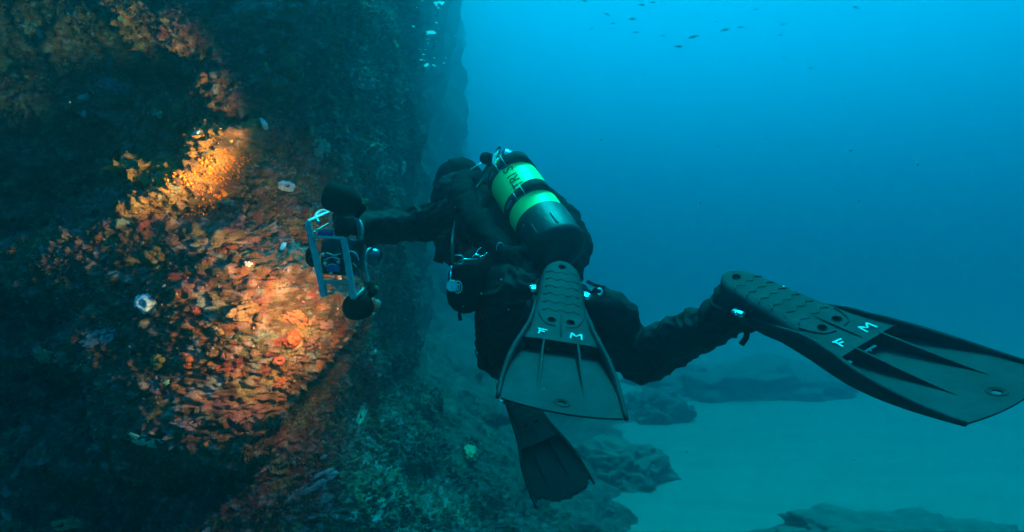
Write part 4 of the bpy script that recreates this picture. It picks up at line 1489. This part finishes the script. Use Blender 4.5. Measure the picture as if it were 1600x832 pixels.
    # ball clamps and arm joints
    for (px, py, d, rr) in ((555, 338, 2.32, .016), (566, 325, 2.26, .015), (578, 447, 2.28, .016), (583, 456, 2.25, .015), (570, 473, 2.25, .014)):
        b = bmesh.new(); bmesh.ops.create_uvsphere(b, u_segments=16, v_segments=10, radius=rr, matrix=Matrix.Translation(Q(px, py, d)))
        bar(b, Q(px, py, d) + Vector((0, -rr, -.004)), Q(px, py, d) + Vector((0, rr, .004)), .010, .010)
        part("arm_clamp", b, SHELL)
    for pts in ([Q(549, 340, 2.33), Q(561, 346, 2.30), Q(566, 360, 2.29), Q(563, 378, 2.30)], [Q(498, 349, 2.2), Q(493, 338, 2.25), Q(503, 330, 2.32), Q(516, 334, 2.34)]):
        b = bmesh.new(); tube(b, spline(pts, 6), .007, 8); part("grip_handle", b, ALU)
    for pts in ([Q(541, 333, 2.24), Q(556, 345, 2.22), Q(560, 372, 2.22), Q(548, 388, 2.23)], [Q(564, 470, 2.2), Q(571, 450, 2.2), Q(562, 425, 2.2), Q(551, 412, 2.21)]):
        b = bmesh.new(); tube(b, spline(pts, 8), .004, 8); part("strobe_cable", b, HOSE)
    strobe(*STROBE_A)
    strobe(*STROBE_B)
STROBE_A = (P(534, 312, 2.20), P(534, 312, 2.20) + Vector((-.84, .28, .28)), .050, .074, [P(552, 318, 2.24), P(566, 324, 2.26), P(556, 338, 2.32), P(548, 340, 2.34)], 640, 60, .7)
STROBE_B = (P(561, 480, 2.25), P(200, 505, 3.20), .043, .059, [P(568, 474, 2.26), P(582, 455, 2.26), P(578, 446, 2.30)], 155, 110, 1.0)
build_rig()

# ------------------------------------------------------------------ second diver, hidden behind the first but for one leg and fin
def build_buddy():
    root = thing("person", "second diver hidden behind the first, only a dark leg above the ragged fin showing", "person", P(800, 470, 3.2))
    ank = M3 @ (Vector((.04, 0, -.06)) * FS)
    kn = P(806, 520, 3.50)
    hip = P(806, 462, 3.85)
    chs = [[(M3 @ (Vector((.20, 0, -.04)) * FS), .036), (M3 @ (Vector((.05, 0, -.05)) * FS), .045), (ank, .050), (kn, .068), (hip, .09)],
           [(hip, .12), (P(800, 430, 4.0), .12), (P(790, 385, 4.3), .125), (P(785, 365, 4.45), .07), (P(782, 355, 4.6), .09)],
           [(hip + Vector((.1, 0, 0)), .09), (P(850, 480, 3.6), .07), (P(850, 480, 3.3), .05)],
           [(P(790, 385, 4.3) + Vector((-.12, 0, 0)), .08), (P(765, 405, 4.4), .06), (P(768, 410, 4.6), .045)],
           [(P(790, 385, 4.3) + Vector((.12, 0, 0)), .08), (P(825, 395, 4.4), .06), (P(822, 400, 4.6), .045)]]
    skin_body("body", blob_bm(chs), SUIT, root, voxel=.012, smooth=5, wrinkle=.008, seed=77)
    b = bmesh.new()
    bar(b, P(843, 630, 2.70), P(852, 638, 2.69), .022, .006, up=Vector((0, -1, 0)), bev=.002)
    keep(obj("ankle_tag", b, WHITE, None, False), root)
build_buddy()

# ------------------------------------------------------------------ fish, bubbles, drifting specks
def build_fish():
    fm = mat("fish_scale", (.05, .06, .07), rough=.5, var=.3, vscale=40)
    b = bmesh.new()
    prof = [(0, -.50), (.05, -.44), (.105, -.30), (.135, -.10), (.125, .08), (.085, .25), (.04, .38), (.026, .43)]
    rings = []
    n = 12
    for r, x in prof:
        rings.append([b.verts.new((x, r * .42 * math.cos(i / n * 6.283), r * 1.1 * math.sin(i / n * 6.283))) for i in range(n)])
    for a, c in zip(rings[:-1], rings[1:]):
        for i in range(n):
            if a is rings[0] and False:
                continue
            b.faces.new((a[i], a[(i + 1) % n], c[(i + 1) % n], c[i]))
    b.faces.new(rings[-1])
    def finp(pts, th=.008):
        f = [b.verts.new((x, -th, z)) for x, z in pts]; g = [b.verts.new((x, th, z)) for x, z in pts]
        b.faces.new(f); b.faces.new(g[::-1])
        for i in range(len(pts)):
            j = (i + 1) % len(pts)
            b.faces.new((f[i], g[i], g[j], f[j]))
    finp([(.41, .02), (.58, .13), (.54, 0), (.58, -.13), (.41, -.02)])
    finp([(-.15, .13), (-.02, .20), (.2, .15), (.22, .09)])
    finp([(.0, -.12), (.10, -.19), (.22, -.09)])
    bmesh.ops.remove_doubles(b, verts=b.verts, dist=1e-5)
    me = bpy.data.meshes.new("fish")
    for f in b.faces:
        f.smooth = True
    b.to_mesh(me); b.free(); me.materials.append(fm)
    spots = [(914, 2, 9, 10), (949, 23, 9, 11), (958, 37, 8, 8), (988, 30, 6.5, 15), (1003, 8, 8, 12), (1020, 4, 9, 9), (994, 51, 9, 9), (925, 45, 10, 8), (1036, 56, 9, 9),
             (1060, 73, 6.5, 13), (1083, 58, 5.5, 16), (1133, 47, 8, 15), (1157, 43, 9, 11), (1181, 15, 10, 8), (1337, 12, 8, 14), (1224, 38, 11, 12), (1267, 107, 9, 10),
             (1006, 117, 11, 8), (985, 172, 11, 6), (1122, 229, 8, 8), (1197, 216, 9, 8), (1225, 90, 12, 9)]
    rnd = random.Random(4)
    for k, (px, py, d, w) in enumerate(spots):
        o = bpy.data.objects.new("fish", me)
        C.objects.link(o)
        d *= 1.35
        o.location = P(px, py, d)
        s = w * .95 / FPX * d
        o.scale = (s, s, s)
        o.rotation_euler = (rnd.uniform(-.2, .2), rnd.uniform(-.25, .25), rnd.choice((0, math.pi)) + rnd.uniform(-.5, .5))
        tag(o, "tiny dark fish drifting in the bright blue water above the diver", "fish", "small fish in the open water")
build_fish()

def build_bubbles():
    bmt = mat("air_bubble", (.95, .95, .95), rough=.3)
    t = bmt.node_tree
    tr = t.nodes.new("ShaderNodeBsdfTranslucent")
    tr.inputs[0].default_value = (.95, .95, .95, 1)
    mx = t.nodes.new("ShaderNodeMixShader")
    mx.inputs[0].default_value = .7
    t.links.new(t.nodes["Principled BSDF"].outputs[0], mx.inputs[1])
    t.links.new(tr.outputs[0], mx.inputs[2])
    t.links.new(mx.outputs[0], t.nodes["Material Output"].inputs[0])
    b = bmesh.new()
    bmesh.ops.create_icosphere(b, subdivisions=3, radius=1)
    for v in b.verts:
        v.co.z *= .55
        if v.co.z < 0:
            v.co.z *= .4
        v.co.x *= 1 + .15 * math.sin(3 * v.co.y + 1)
    for f in b.faces:
        f.smooth = True
    me = bpy.data.meshes.new("bubble"); b.to_mesh(me); b.free(); me.materials.append(bmt)
    spots = [(681, 5, 4), (686, 4, 4.5), (690, 6, 3.5), (692, 4, 3), (682, 9, 2), (685, 13, 2), (660, 2, 1.5), (651, 12, 1.2), (682, 36, 3), (685, 45, 1), (646, 42, 3), (674, 51, 9), (668, 54, 3),
             (668, 62, 1.4), (671, 61, 1.2), (669, 68, 1.2), (665, 78, 1.8), (662, 85.5, 2.4), (656, 77, 1.4), (658, 94, 3), (663, 95.5, 2), (666, 102, 5), (678, 103, 4), (694, 99, 3),
             (678.5, 91, 2), (697, 91, 1.8), (711, 57, 1.4), (682, 65, 1.2), (660, 102, 1.2), (671, 103, 1)]
    rnd = random.Random(8)
    for (px, py, w) in spots:
        o = bpy.data.objects.new("air_bubble", me)
        C.objects.link(o)
        d = 2.9 + rnd.uniform(-.15, .15)
        o.location = P(px, py, d)
        s = w * .55 / FPX * d * 1.5
        o.scale = (s, s, s * (.45 if w > 8 else rnd.uniform(.6, 1.0)))
        o.rotation_euler = (rnd.uniform(-.4, .4), rnd.uniform(-.4, .4), rnd.uniform(0, 6))
        if w > 8:
            tag(o, "longest flattened silver bubble in the rising column by the wall top", "bubble", "exhaled bubbles rising by the wall")
        else:
            tag(o, "small silver air bubble rising near the top of the wall", "bubble", "exhaled bubbles rising by the wall")
build_bubbles()

def build_specks():
    rs = np.random.RandomState(5)
    v0, f0 = ico(1)
    n = 1500
    d = rs.uniform(.9, 5, n) ** 1.0
    px, py = rs.uniform(-100, 1700, n), rs.uniform(-60, 890, n)
    c = np.stack([(px - 800) / FPX * d, d, (416 - py) / FPX * d], 1)
    c[:, 2] = np.maximum(c[:, 2], SEABED + .2)
    s = rs.lognormal(-7.15, .5, n)
    v = c[:, None] + v0[None] * s[:, None, None] * rs.uniform(.5, 1.3, (n, 1, 3))
    f = f0[None] + (np.arange(n) * len(v0))[:, None, None]
    me = np_mesh("floating_specks", v.reshape(-1, 3), f.reshape(-1, 3))
    o = link("floating_specks", me, mat("plankton", (.30, .32, .30), rough=.9))
    o['kind'] = 'stuff'
build_specks()
